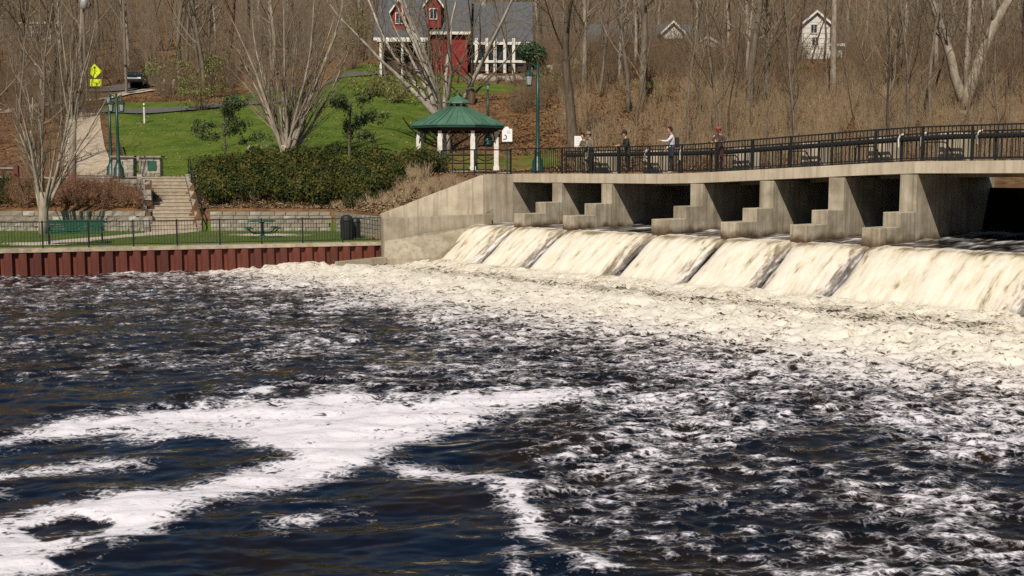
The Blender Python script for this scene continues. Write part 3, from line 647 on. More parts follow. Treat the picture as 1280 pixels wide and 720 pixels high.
n2 = railing(-2.2, 1.2, 24.6, .18, .98, True, 'upstream railing with thick dark handrail')
# bright pipe brackets bent over the handrail
for px in (806, 849, 1120, 1148, 1217):
    s = s_at(px, -2.05); mb = MB(); z = deck_z(s) + .98
    mb.tube([D(s, -2.02, z - .42), D(s, -2.0, z - .16), D(s + .06, -2.0, z - .02), D(s + .16, -2.05, z + .02)], .028, 6); local(mb, fb); ob('bracket', mb.mesh('bracket', M['white']), fb)
# approach rail along the abutment top to the gazebo
ar = thing('approach_railing', (-1.2, 48.9, 3.92), 'open black two rail fence on top of the abutment before the gazebo', 'railing')
pts = [D(-.25, -.1, 3.92), Vector((-1.15, 49.15, 3.92)), Vector((-2.2, 51.4, 3.95)), P(552, 217, 53.0)]
pts[3].z = 3.95
mb = MB()
for a, c in zip(pts[:-1], pts[1:]):
    mb.bar(a + Vector((0, 0, 1.05)), c + Vector((0, 0, 1.05)), .05, .05); mb.bar(a + Vector((0, 0, .1)), c + Vector((0, 0, .1)), .035, .035)
ob('rail', local(mb, ar).mesh('rail', M['black']), ar)
m_ = MB(); m_.box(-.03, -.03, -.05, .03, .03, 1.06); pm = m_.mesh('post', M['black'])
for a, c, nn in ((pts[0], pts[1], 1), (pts[1], pts[2], 2), (pts[2], pts[3], 2)):
    for t in range(1, nn + 1): ob('post', pm, ar, a.lerp(c, t / nn) - ar.location)
rnd = random.Random(11)
# ------------------------------------------------------------------ river wall of rusted sheet piling
E0, E1 = Vector((-27.5, 40.19, 0)), Vector((-5.52, 47.44, 0))
ed = (E1 - E0).normalized(); en = Vector((ed.y, -ed.x, 0)); rze = math.atan2(ed.y, ed.x); EL = (E1 - E0).length
rw = thing('river_wall', E1, 'rust red steel sheet pile wall with concrete cap along the river walk', 'river wall')
PW = .52; H = 1.0
def pile_mesh(w, col):
    mb = MB(); prof = [(0, .0), (.10, .0), (.16, .16), (.42, .16), (.48, 0), (.52, 0), (.52, -.03), (0, -.03)]
    mb.prism([(a * w / .52, -d) for a, d in prof], lambda a, b_, t: Vector((a, b_, -1.2 + t * (1.2 + .90)))); return mb.mesh('sheet_pile', col)
pmeshes = [pile_mesh(PW, M['rust']), pile_mesh(PW, M['rust2']), pile_mesh(PW, M['rust'])]
npile = int(EL / PW) + 1
for i in range(npile):
    o = ob('sheet_pile', pmeshes[rnd.randrange(3)], rw, E0 + ed * (PW * i) + en * (.03 + rnd.uniform(0, .012)) - rw.location, rze)
mb = MB(); mb.box(0, -.22, .92, EL + .1, .26, 1.06); me = mb.mesh('cap', M['step'])
o = ob('cap', me, rw, E0 - rw.location, rze)
mb = MB(); mb.prism([(0, -.03), (.14, -.18), (.45, .2), (.3, .5), (0, .3)], lambda a, b_, t: Vector((a, b_, -1.2 + t * 2.2))); ob('end_post', mb.mesh('end_post', M['rust']), rw, E1 - rw.location + ed * .05, rze)

# river walk fence
fn = thing('river_fence', E1 + Vector((0, 0, 1.06)), 'thin black picket fence along the river walk behind the bench', 'fence')
m_ = MB(); m_.box(-.028, -.028, 0, .028, .028, 1.08); pmesh = m_.mesh('post', M['black'])
d0 = 3.2; L0 = EL - d0
mb = MB(); mb.box(0, -.018, 1.0, L0, .018, 1.035); mb.box(0, -.015, .09, L0, .015, .12); ob('rail', mb.mesh('rail', M['black']), fn, E0 + ed * d0 + Vector((0, 0, 1.06)) - fn.location, rze)
npost = 12; sp = L0 / npost
for i in range(npost + 1): ob('post', pmesh, fn, E0 + ed * (d0 + sp * i) + Vector((0, 0, 1.05)) - fn.location, rze)
s = .06
npk = 0
while s < L0:
    ob('picket', picket_mesh(.92, .014), fn, E0 + ed * (d0 + s) + Vector((0, 0, 1.15)) - fn.location, rze); s += .112; npk += 1

# walk and curved path on the lower lawn, stairs, plaza, upper walk
def ribbon(name, pts, w, mat_, lift=.03, label=None, fz=None, sub=6):
    pts = [Vector((p[0], p[1], 0)) for p in pts]; dense = []
    for a, c in zip(pts[:-1], pts[1:]):
        for t in range(sub): dense.append(a.lerp(c, t / sub))
    dense.append(pts[-1]); mb = MB(); ws = w if hasattr(w, '__len__') else [w] * len(pts)
    vs = []; nn = len(dense)
    for i, p in enumerate(dense):
        d = (dense[min(i + 1, nn - 1)] - dense[max(i - 1, 0)]).normalized(); r = Vector((d.y, -d.x, 0)); ww = np.interp(i / sub, range(len(ws)), ws) / 2
        for q in (-1, -.33, .33, 1):
            v = p + r * ww * q; v.z = (fz(v.x, v.y) if fz else zt1(v.x, v.y)) + lift; vs.append(v)
    fs = [(i * 4 + c, i * 4 + c + 1, i * 4 + c + 5, i * 4 + c + 4) for i in range(nn - 1) for c in range(3)]
    mb.add(vs, fs); return ob(name, mb.mesh(name, mat_, True), kind='structure', label=label)
flat = lambda x, y: 1.03
wp = [E0 + ed * t - en * .6 for t in (0, EL * .25, EL * .5, EL * .75, EL - .3)]
ribbon('river_walk_path', wp, .5, M['step'], .012, 'concrete walk behind the river fence', flat)
ribbon('lower_path', [(-16.8, 56.6), (-17.0, 54.5), (-17.9, 52), (-18.8, 49.5), (-19.4, 45.2)], [2.4, 2.0, 1.5, 1.5, 2.2], M['paving'], .016, 'curved concrete path from the stairs to the river walk', flat)
ribbon('table_pad_path', [(-13.5, 53.2), (-11.5, 53.0), (-9.5, 52.4)], [1.2, 2.2, 1.4], M['paving'], .016, 'paved pad under the round table', flat)
ribbon('bench_pad_path', [(-21.2, 46.5), (-17.9, 47.5)], 1.1, M['paving'], .014, 'paved pad under the green bench', flat)
st = thing('stairs', (-16.9, 56.0, 1.03), 'wide pale concrete stairs climbing from the lower lawn to plaza', 'stairs', rz=.366)
ns = 15; z0, z1 = 1.03, 3.70
for i in range(ns):
    ya = 56.0 + i * (6.3 / ns); zb = z0 + (i + 1) * (z1 - z0) / ns
    mb = MB(); mb.box(-1.12, 0, -.5, 1.12, 6.3 / ns + .05, zb - z0 - .035); o = ob('step', mb.mesh('step', M['step']), st, (0, ya - 56.0, 0))
    mb = MB(); mb.box(-1.13, -.025, zb - z0 - .034, 1.13, 6.3 / ns + .02, zb - z0); ob('tread', mb.mesh('tread', M['paving']), o)
for sx in (-1.27, 1.27):
    mb = MB(); mb.prism([(-.1, -.4), (-.1, .25), (6.3, 2.85), (6.6, 2.85), (6.6, 1.0)], lambda a, b_, t: Vector((sx - .12 + .24 * t, a, b_))); ob('cheek_wall', mb.mesh('cheek_wall', M['stone']), st)
hr = thing('stair_handrail', (-15.62, 56.45, 1.03), 'black double tube handrail running up the stairs beside the hedge', 'handrail', rz=.366)
mb = MB()
for hh in (.55, .95): mb.tube([(0, -.5, hh + .1), (0, 0, hh + .25), (0, 5.8, 2.72 + hh), (0, 6.6, 2.72 + hh)], .032, 6)
ob('rail', mb.mesh('rail', M['black']), hr)
for y_ in (-.4, 1.4, 3.3, 5.2, 6.5):
    mb = MB(); zb = np.interp(y_, [-.5, 0, 5.8, 6.6], [0, .25, 2.72, 2.72]); mb.tube([(0, y_, zb - .3), (0, y_, zb + .95)], .03, 6); ob('post', mb.mesh('post', M['black']), hr)
ribbon('plaza_pavement', [(-16.8, 64.6), (-19, 64.4), (-24, 64.4), (-30, 64.5), (-38, 64)], [3.6, 4.6, 5.4, 5.0, 4], M['paving'], .05, 'pale concrete plaza at the top of the stairs')
ribbon('upper_walk_path', [(-25.0, 66.8), (-27.2, 72), (-30, 79), (-33.0, 87), (-36, 95)], [4.0, 3.2, 2.8, 2.6, 2.6], M['step'], .09, 'concrete walk climbing beside the lawn')
m_ = MB()
for q in ((-25.2, 67.8), (-26.5, 71.5), (-28.4, 76.5)): pass
uh = thing('upper_handrail', (-24.2, 68.5, 3.8), 'dark handrail beside the upper walk above the lamp posts', 'handrail')
mb = MB(); pp = [Vector((-23.4, 68.5, zt1(-23.4, 68.5))), Vector((-25.4, 73.5, zt1(-25.4, 73.5))), Vector((-27.6, 79, zt1(-27.6, 79)))]
for hh in (.45, .9): mb.tube([p + Vector((0, 0, hh)) for p in pp], .05, 6)
ob('rail', local(mb, uh).mesh('rail', M['darkwood']), uh)
for t in range(7):
    p = pp[0].lerp(pp[1], t / 3) if t <= 3 else pp[1].lerp(pp[2], (t - 3) / 3)
    mb = MB(); mb.tube([p - Vector((0, 0, .2)), p + Vector((0, 0, .92))], .05, 6); ob('post', local(mb, uh).mesh('post', M['darkwood']), uh)

# ------------------------------------------------------------------ retaining walls
def stone_wall(name, label, pts, z0, z1, bl, bh, mats, dep=.35, jit=.025, par=None):
    t_ = thing(name, pts[0], label, 'retaining wall'); n_ = 0
    meshes = []
    for v in range(7):
        mb = MB(); w_ = bl * (.88 + .04 * v); g = .012
        vs = [Vector((x + rnd.uniform(-jit, jit) * .6, y + (rnd.uniform(-jit, jit) if y < 0 else 0), z + rnd.uniform(-jit, jit) * .35)) for (x, y, z) in
              ((g, -.0, g), (w_ - g, 0, g), (w_ - g, dep, g), (g, dep, g), (g, 0, bh - g), (w_ - g, 0, bh - g), (w_ - g, dep, bh - g), (g, dep, bh - g))]
        for q in (0, 1, 4, 5): vs[q].y += rnd.uniform(-jit, jit)
        mb.add(vs, [(0, 3, 2, 1), (4, 5, 6, 7), (0, 1, 5, 4), (1, 2, 6, 5), (2, 3, 7, 6), (3, 0, 4, 7)]); meshes.append((w_, mb.mesh('stone', mats[v % len(mats)])))
    rows = int(round((z1 - z0) / bh))
    core = MB()
    for a, c in zip(pts[:-1], pts[1:]):
        a = Vector(a); c = Vector(c); d = (c - a); LL = d.length; d.normalize(); rz = math.atan2(d.y, d.x)
        back = Vector((-d.y, d.x, 0))
        core.add([a + back * .06 + Vector((0, 0, z0 - .3)), c + back * .06 + Vector((0, 0, z0 - .3)), c + back * .06 + Vector((0, 0, z1 - .03)), a + back * .06 + Vector((0, 0, z1 - .03)),
                  a + back * .4 + Vector((0, 0, z0 - .3)), c + back * .4 + Vector((0, 0, z0 - .3)), c + back * .4 + Vector((0, 0, z1 - .03)), a + back * .4 + Vector((0, 0, z1 - .03))],
                 [(0, 1, 2, 3), (3, 2, 6, 7), (4, 7, 6, 5), (0, 4, 5, 1), (1, 5, 6, 2), (0, 3, 7, 4)])
        for r in range(rows):
            s = -rnd.uniform(0, bl * .6) if r % 2 else 0
            while s < LL - .1:
                w_, me = meshes[rnd.randrange(7)]
                if s + w_ > LL + .25: break
                if s >= 0 or True:
                    ob('stone', me, t_, a + d * max(s, 0) + Vector((0, 0, z0 + r * bh)) - t_.location, rz); n_ += 1
                s += w_
    ob('mortar_core', local(core, t_).mesh('mortar_core', M['soil']), t_)
    return n_
c_l = stone_wall('stone_retaining_wall', 'rough grey stone retaining wall behind the green bench', [(-29.5, 56.25, 0), (-22, 56.42, 0), (-18.2, 56.42, 0)], 1.03, 2.05, .55, .255, [M['stone'], M['stone2'], M['block']], jit=.05)
c_r = stone_wall('block_retaining_wall', 'low tan block retaining wall under the long hedge', [(-15.2, 56.42, 0), (-9.0, 56.32, 0), (-5.7, 49.5, 0), (-5.45, 48.3, 0)], 1.03, 2.06, .62, .2, [M['block'], M['stone2'], M['block']], jit=.012)
c_u = stone_wall('plaza_stone_wall', 'short tumbled stone wall holding the shrub bed beside the stairs', [(-23.6, 61.5, 0), (-21.6, 60.9, 0), (-20.1, 60.2, 0), (-18.9, 57.7, 0)], 2.55, 3.62, .48, .27, [M['stone2'], M['stone']], jit=.06)
# stone piers of the plaza gateway with the little green plaque
def stone_pier(x, y, label, plaque):
    z = zt1(x, y); t_ = thing('stone_pier', (x, y, z), label, 'stone pier')
    for r in range(5):
        for c in range(2):
            mb = MB(); w_ = 1.25; xx = -w_ / 2 + (0 if (r % 2 == 0) == (c == 0) else .25) * 0
            sp_ = .5 if r % 2 else .72
            x0_, x1_ = (-w_ / 2, -w_ / 2 + w_ * sp_ - .015) if c == 0 else (-w_ / 2 + w_ * sp_ + .015, w_ / 2)
            mb.box(x0_ + rnd.uniform(-.02, .02), -.3 + rnd.uniform(-.03, .03), r * .235, x1_ + rnd.uniform(-.02, .02), .35, r * .235 + .222); ob('stone', mb.mesh('stone', M['stone2'] if (r + c) % 3 else M['stone']), t_)
    mb = MB(); mb.box(-.72, -.42, 1.18, .72, .45, 1.27); ob('cap', mb.mesh('cap', M['stone']), t_)
    if plaque: mb = MB(); mb.box(-.08, -.36, .42, .42, -.335, .98); ob('plaque', mb.mesh('plaque', M['bench_green']), t_)
sp1 = P(189, 216, 67.2); stone_pier(sp1.x, 67.2, 'stone pier with a green plaque beside the lawn', True)
sp2 = P(156, 214, 68.5); stone_pier(sp2.x, 68.5, 'plain stone pier directly behind the tall lamp post', False)

# ------------------------------------------------------------------ lamps
def lantern(mb, c, s=1.0, up=True):
    c = Vector(c)
    mb.m = 0; mb.lathe([(.05 * s, 0), (.13 * s, .04 * s), (.13 * s, .07 * s)], 8, c)
    mb.m = 1; mb.lathe([(.11 * s, .07 * s), (.17 * s, .45 * s)], 8, c)
    mb.m = 0; mb.lathe([(.20 * s, .45 * s), (.20 * s, .48 * s), (.10 * s, .62 * s), (.04 * s, .66 * s), (.03 * s, .80 * s), (.005, .86 * s)], 8, c)
    for k in range(4):
        a = math.pi / 4 + math.pi / 2 * k; q = Vector((math.cos(a), math.sin(a), 0)); mb.bar(c + q * .115 * s + Vector((0, 0, .07 * s)), c + q * .175 * s + Vector((0, 0, .45 * s)), .02 * s)
def lamp_post(p, H_, label, arms, big=1.0):
    t_ = thing('lamp_post', p, label, 'lamp post', 'green park lamp posts')
    mb = MB(); mb.lathe([(.34, 0), (.34, .12), (.29, .16), (.27, .55), (.2, .66), (.15, .78), (.12, .95), (.13, 1.0), (.10, 1.05), (.085, H_ * .55), (.065, H_)], 12); ob('pole', mb.mesh('pole', M['green_metal'], True), t_)
    for (ax, hang) in arms:
        a = ob('arm', None, t_) if False else None
        mb = MB()
        if ax == 0: lantern(mb, (0, 0, H_), big)
        else:
            mb.tube([(0, 0, H_ - .35), (ax * .5, 0, H_ - .12), (ax, 0, H_ - .05), (ax, 0, H_ - .18)], .035, 6)
            lantern(mb, (ax, 0, H_ - .18 - .86 * big), big)
        ob('lantern', mb.mesh('lantern', [M['green_metal'], M['lampglass']]), t_)
b_ = P(672, 214, 55.5); lamp_post(Vector((b_.x, 55.5, 3.98)), 5.35, 'tall green lamp post with hanging lantern behind the bridge end', [(-.42, 1)], 1.15)
mbf = MB(); mbf.lathe([(.06, 0), (.09, .1), (.02, .35), (.01, .5)], 8)
b_ = P(149, 228, 62.2); lamp_post(Vector((b_.x, 62.2, zt1(b_.x, 62.2))), 4.6, 'nearer green lamp post at the edge of the plaza', [(-.3, 1), (.3, 1)], .95)
b_ = P(139, 207, 69.5); lamp_post(Vector((b_.x, 69.5, zt1(b_.x, 69.5) + .03)), 4.4, 'farther green lamp post beside the upper walk', [(0, 0)], .95)
b_ = P(610, 150, 74.0); lamp_post(Vector((b_.x, 74.0, zt1(b_.x, 74))), 3.6, 'small lamp post rising behind the gazebo roof', [(0, 0)], .7)

# ------------------------------------------------------------------ bench, bin, table
bp_ = P(101, 306, 46.8); be = thing('park_bench', (bp_.x, 46.3, 1.045), 'dark green slatted park bench facing the river', 'bench', rz=rze)
LB = 2.25
for i in range(5): mb = MB(); mb.box(-LB / 2, -.30 + i * .105, .42, LB / 2, -.30 + i * .105 + .09, .455); ob('seat_slat', mb.mesh('seat_slat', M['bench_green']), be)
for i in range(5): mb = MB(); z_ = .52 + i * .095; mb.box(-LB / 2, .24 + i * .022, z_, LB / 2, .27 + i * .022, z_ + .083); ob('back_slat', mb.mesh('back_slat', M['bench_green']), be)
for x in (-LB / 2 + .1, LB / 2 - .1):
    mb = MB(); mb.bar((x, -.26, 0), (x, -.24, .42), .06); mb.bar((x, .30, 0), (x, .22, .45), .06); mb.bar((x, .22, .42), (x, .36, 1.0), .05); mb.bar((x, -.32, .41), (x, .26, .41), .05)
    mb.bar((x, -.32, .66), (x, .28, .68), .06, .03); mb.bar((x, -.28, .42), (x, -.30, .66), .04); ob('end_frame', mb.mesh('end_frame', M['black']), be)
tp = W(432, 300, 1.05); tb = thing('litter_bin', (tp.x, tp.y + .4, 1.04), 'dark round litter bin with domed lid at the fence end', 'litter bin'); tb.scale = (.74, .74, 1)
mb = MB(); mb.lathe([(.30, 0), (.33, .08), (.36, .75), (.36, .82)], 16); ob('body', mb.mesh('body', M['plastic'], True), tb)
for k in range(16):
    a = 2 * math.pi * k / 16; mb = MB(); mb.bar((.345 * math.cos(a), .345 * math.sin(a), .06), (.385 * math.cos(a), .385 * math.sin(a), .8), .07, .02, Vector((math.cos(a), math.sin(a), 0))); ob('slat', mb.mesh('slat', M['plastic']), tb)
mb = MB(); mb.lathe([(.38, .80), (.39, .86), (.33, 1.0), (.18, 1.08), (.06, 1.10)], 16); ob('lid', mb.mesh('lid', M['plastic'], True), tb)
tp2 = W(441, 300, 1.05); tb2 = thing('litter_bin', (tp2.x, tp2.y + .95, 1.04), 'second dark bin tucked behind the domed litter bin', 'litter bin'); tb2.scale = (.72, .72, .95)
mb = MB(); mb.lathe([(.27, 0), (.30, .1), (.31, .8), (.25, .95), (.08, 1.0)], 14); ob('body', mb.mesh('body', M['plastic'], True), tb2)
mb = MB(); mb.lathe([(.325, .78), (.325, .83)], 14); ob('rim', mb.mesh('rim', M['black'], True), tb2)
tp = W(328, 297, 1.05); tv = thing('picnic_table', (tp.x, tp.y, 1.045), 'green round pedestal picnic table with attached seats on the lower lawn', 'picnic table')
mb = MB(); mb.lathe([(.28, 0), (.26, .05), (.08, .12), (.07, .66), (.16, .73)], 12); ob('pedestal', mb.mesh('pedestal', M['bench_green'], True), tv)
mb = MB(); mb.lathe([(.60, .73), (.62, .75), (.60, .78), (.02, .785)], 20); ob('table_top', mb.mesh('table_top', M['bench_green']), tv)
for k in range(4):
    a = math.pi / 4 + k * math.pi / 2 + .3; c_ = Vector((math.cos(a), math.sin(a), 0)); mb = MB(); mb.tube([c_ * .08 + Vector((0, 0, .2)), c_ * .6 + Vector((0, 0, .22)), c_ * .85 + Vector((0, 0, .36)), c_ * .86 + Vector((0, 0, .43))], .03, 6); ob('seat_arm', mb.mesh('seat_arm', M['bench_green']), tv)
    mb = MB(); mb.lathe([(.19, .43), (.20, .45), (.17, .475)], 14, c_ * .86); ob('seat', mb.mesh('seat', M['bench_green']), tv)

# ------------------------------------------------------------------ gazebo
gz = P(573, 215, 60.0); gx, gy = gz.x, 60.0
ga = thing('gazebo', (gx, gy, 3.97), 'octagonal gazebo with green metal roof, cupola and white columns', 'gazebo')
R0 = 2.62; Hc = 2.28; ang0 = math.pi / 8
mb = MB(); mb.lathe([(2.45, -.3), (2.45, .12)], 8); ob('floor_slab', mb.mesh('floor_slab', M['paving']), ga, rz=ang0)
def on(r, k, z): a = ang0 + k * math.pi / 4; return Vector((r * math.cos(a), r * math.sin(a), z))
for k in range(8):
    mb = MB(); a_, b2 = on(R0, k, 2.48), on(R0, k + 1, 2.48); c_, d_ = on(.52, k, 3.44), on(.52, k + 1, 3.44)
    th = Vector((0, 0, -.06)); mb.add([a_, b2, d_, c_, a_ + th, b2 + th, d_ + th, c_ + th], [(0, 1, 2, 3), (7, 6, 5, 4), (0, 4, 5, 1), (1, 5, 6, 2), (2, 6, 7, 3), (3, 7, 4, 0)])
    p = ob('roof_panel', mb.mesh('roof_panel', M['roof_green']), ga)
    for t in (.0, .25, .5, .75):
        e_ = a_.lerp(b2, t); top_t = c_.lerp(d_, .5) if False else c_.lerp(d_, t); mb = MB(); mb.bar(e_ + Vector((0, 0, .025)), top_t + Vector((0, 0, .025)), .05, .05); ob('seam', mb.mesh('seam', M['roof_green']), p)
    mb = MB(); mb.bar(on(R0 - .05, k, 2.38), on(R0 - .05, k + 1, 2.38), .05, .16); ob('fascia', mb.mesh('fascia', M['white'] if False else M['green_metal']), ga)
    mb = MB(); mb.bar(on(2.2, k, 2.24), on(2.2, k + 1, 2.24), .12, .22); ob('beam', mb.mesh('beam', M['darkwood']), ga)
    for t in range(1, 8):
        e_ = on(2.2, k, 2.12).lerp(on(2.2, k + 1, 2.12), t / 8); mb = MB() if t == 1 else mb
        mb.bar(e_ - Vector((0, 0, .10)), e_ + Vector((0, 0, .06)), .04)
    ob('frieze', mb.mesh('frieze', M['darkwood']), ga)
    mb = MB(); c0 = on(2.2, k, 0); mb.box(-.12, -.12, .1, .12, .12, 1.85, Matrix.Translation(c0)); mb.box(-.09, -.09, 1.85, .09, .09, 2.14, Matrix.Translation(c0)); mb.box(-.15, -.15, .1, .15, .15, .32, Matrix.Translation(c0))
    col_ = ob('column', mb.mesh('column', M['white']), ga)
    mb = MB(); cc = Vector((0, 0, 0)) ; cc = (on(1, k, 0)).normalized(); tg = Vector((-cc.y, cc.x, 0))
    for sgn in (-1, 1):
        mb.tube([c0 + tg * .1 * sgn + Vector((0, 0, 1.5)), c0 + tg * .25 * sgn + Vector((0, 0, 1.85)), c0 + tg * .6 * sgn + Vector((0, 0, 2.12))], .03, 6)
    ob('bracket', mb.mesh('bracket', M['darkwood']), col_)
    if k not in (5, 6):
        mb = MB(); mb.bar(on(2.15, k, .5), on(2.15, k + 1, .5), .36, .05); mb.bar(on(2.2, k, .95), on(2.2, k + 1, .95), .05, .07)
        mb.tube([on(2.2, k, .95), on(2.2, k, .7).lerp(on(2.2, k + 1, .7), .25), on(2.2, k, .62).lerp(on(2.2, k + 1, .62), .5), on(2.2, k, .7).lerp(on(2.2, k + 1, .7), .75), on(2.2, k + 1, .95)], .025, 5)
        ob('seat_rail', mb.mesh('seat_rail', M['green_metal']), ga)
mb = MB(); mb.lathe([(.50, 3.36), (.50, 3.66)], 8); cu = ob('cupola', mb.mesh('cupola', M['white']), ga, rz=ang0)
for k in range(8):
    a0_, b0_ = on(.51, k, 3.5), on(.51, k + 1, 3.5); mb = MB(); mb.bar(a0_.lerp(b0_, .2), a0_.lerp(b0_, .8), .02, .18); ob('louvre', mb.mesh('louvre', M['darkwood']), cu, rz=-ang0)
mb = MB(); mb.lathe([(.72, 3.64), (.70, 3.68), (.30, 3.92), (.05, 4.06), (.03, 4.2), (.005, 4.3)], 8); ob('cupola_roof', mb.mesh('cupola_roof', M['roof_green']), ga, rz=ang0)

# ------------------------------------------------------------------ signs by the bridge
def sign_board(name, p, zc, w, h, label, facing=0.0, post=True, logo=True, arch=False):
    t_ = thing(name, p, label, 'sign', rz=facing)
    mb = MB(); mb.box(-.035, -.035, -.2, .035, .035, zc + h / 2); ob('post', mb.mesh('post', M['green_metal']), t_)
    mb = MB(); poly = [(-w / 2, zc - h / 2), (w / 2, zc - h / 2), (w / 2, zc + h / 2)]
    if arch: poly += [(w * .2, zc + h / 2), (w * .14, zc + h * .62), (0, zc + h * .68), (-w * .2, zc + h * .64), (-w * .36, zc + h * .5)]
    poly += [(-w / 2, zc + h / 2 - (.1 if arch else 0))]
    mb.prism(poly, lambda a, b_, t: Vector((a, -.05 - .015 * t, b_))); bd = ob('board', mb.mesh('board', M['sign_w']), t_)
    return t_, bd
q = P(634, 215, 51.6); t_, bd = sign_board('warning_sign', Vector((q.x, 51.6, 3.92)), 1.75, .46, .58, 'white warning sign with round symbol standing at the abutment', arch=True)
mb = MB()
for i in range(3): mb.box(-.02, -.068, 1.93 - i * .05, .14, -.0655, 1.945 - i * .05)
ob('print', mb.mesh('print', mat('grey_print', (.3, .3, .32))), bd)
mb = MB(); mb.tube([(-.13 + .10 * math.cos(a), -.067, 1.66 + .10 * math.sin(a)) for a in np.linspace(-2.2, 1.5, 12)], .022, 5); ob('symbol', mb.mesh('symbol', M['ink']), bd)
q = D(s_at(722, -2.1), -2.1); t_, bd = sign_board('notice_sign', Vector((q.x, q.y, 3.93)), 1.42, .34, .46, 'small white notice on the upstream railing beside the leftmost person')
mb = MB()
for i in range(4): mb.box(-.11, -.068, 1.55 - i * .08, .11, -.0655, 1.562 - i * .08)
ob('print', mb.mesh('print', mat('grey_print', (.42, .42, .44))), bd)
# park path behind the bridge end and bench slabs
ribbon('bridge_approach_path', [(-6.5, 57.2), (-3, 56.6), (0.2, 54.6), (1.2, 52.3)], [1.6, 2.2, 2.4, 2.4], M['paving'], .06, 'concrete path from the gazebo to the footbridge')
# hydrant-like marker on the lawn
q = P(312, 191, 64.5); zz = zt1(q.x, 64.5); hy = thing('marker_post', (q.x, 64.5, zz), 'short cream marker post standing on lawn behind the hedge', 'post')
mb = MB(); mb.lathe([(.13, 0), (.11, .2), (.10, .55), (.14, .6), (.13, .7), (.06, .78)], 10); ob('post_body', mb.mesh('post_body', M['straw'] if False else M['tanwall'], True), hy); mb = MB(); mb.lathe([(.04, .78), (.04, .86)], 8); ob('cap', mb.mesh('cap', M['white']), hy)

# ------------------------------------------------------------------ guard at the far left: dark framed railing with a red post
q = P(0, 258, 60.0); gl = thing('framed_guard', (q.x, 60.0, 3.1), 'dark framed guard rail with reddish end post at far left', 'guard rail')
mb = MB(); mb.box(-3.2, -.05, .95, 1.0, .05, 1.07); ob('top_rail', mb.mesh('top_rail', M['darkwood']), gl)
mb = MB(); mb.box(-3.2, -.06, 1.075, 1.0, .06, 1.14); ob('cap_rail', mb.mesh('cap_rail', M['stone2']), gl)
mb = MB(); mb.box(-3.2, -.05, -.05, 1.0, .05, .10); ob('bottom_rail', mb.mesh('bottom_rail', M['stone2']), gl)
mb = MB(); mb.box(-3.2, -.08, -.9, 1.3, .08, -.06); ob('base_panel', mb.mesh('base_panel', M['darkwood']), gl)
for x in (-2.4, -1.1, .25): mb = MB(); mb.box(x - .03, -.035, .1, x + .03, .035, .95); ob('baluster', mb.mesh('baluster', M['black']), gl)
mb = MB(); mb.box(.86, -.1, -.9, 1.08, .1, 1.25); ob('end_post', mb.mesh('end_post', M['rust']), gl)
# ------------------------------------------------------------------ road and what stands along it
ribbon('road', [(-62, 116), (-52, 115), (-43, 119), (-40, 126), (-41, 134)], [4, 4.5, 5, 5, 4], M['asphalt'], .14, 'asphalt road climbing between the trees')
ribbon('driveway_road', [(-37, 96), (-32, 95.2), (-27, 97.5), (-21, 103), (-12, 108)], [2.4, 2.6, 2.6, 2.6, 2.6], M['asphalt'], .12, 'narrow asphalt drive crossing above the lawn')
ribbon('sidewalk_path', [(-48, 92), (-42, 96.5), (-38.5, 104), (-37, 116)], 1.6, M['paving'], .12, 'pale sidewalk beside the road')
def pole(px, py, Y, H_, r, name, label, m_, cross=False):
    q = P(px, py, Y); z = zt1(q.x, Y); t_ = thing(name, (q.x, Y, z), label, 'pole'); mb = MB(); mb.tube([(0, 0, -.3), (0, 0, H_)], [r, r * .7], 8); ob('shaft', mb.mesh('shaft', m_), t_)
    if cross: mb = MB(); mb.bar((-1.1, 0, H_ - .6), (1.1, 0, H_ - .6), .12); ob('crossarm', mb.mesh('crossarm', m_), t_)
    return t_
t_ = pole(108, 120, 105, 12, .17, 'utility_pole', 'weathered utility pole with grey transformer behind the yellow sign', M['polewood'], True)
mb = MB(); mb.lathe([(.12, 8.2), (.30, 8.3), (.30, 9.2), (.12, 9.3)], 12, (.25, -.35, 0)); ob('transformer', mb.mesh('transformer', M['chrome'] if False else M['lampglass'], True), t_)
pole(158, 112, 112, 13, .15, 'utility_pole', 'thin pale utility pole beside the parked dark car', M['polewood'], True)
q = P(120, 122, 99); z = zt1(q.x, 99); ys = thing('crossing_sign', (q.x, 99, z), 'fluorescent yellow green diamond road sign with a plaque below', 'road sign')
mb = MB(); mb.bar((0, 0, -.2), (0, 0, 2.9), .06); ob('post', mb.mesh('post', M['chrome'] if False else M['green_metal']), ys)
def zof(py): return P(120, py, 99).z - z
mb = MB(); zc = zof(89); r_ = .62; mb.prism([(0, -r_), (r_, 0), (0, r_), (-r_, 0)], lambda a, b_, t: Vector((a, -.05 - .03 * t, zc + b_))); dm = ob('diamond', mb.mesh('diamond', M['sign_y']), ys)
mb = MB(); mb.ball((0, -.09, zc + .3), .09, .01, .09); mb.bar((0, -.09, zc + .2), (.03, -.09, zc - .1), .12, .015); mb.bar((.03, -.09, zc - .1), (-.15, -.09, zc - .42), .07, .015); mb.bar((.03, -.09, zc - .1), (.2, -.09, zc - .42), .07, .015); mb.bar((0, -.09, zc + .1), (.22, -.09, zc - .02), .05, .015)
ob('symbol', mb.mesh('symbol', M['ink']), dm)
mb = MB(); zc2 = zof(103.5); mb.box(-.55, -.08, zc2 - .3, .55, -.05, zc2 + .3); pl = ob('plaque', mb.mesh('plaque', M['sign_y']), ys)
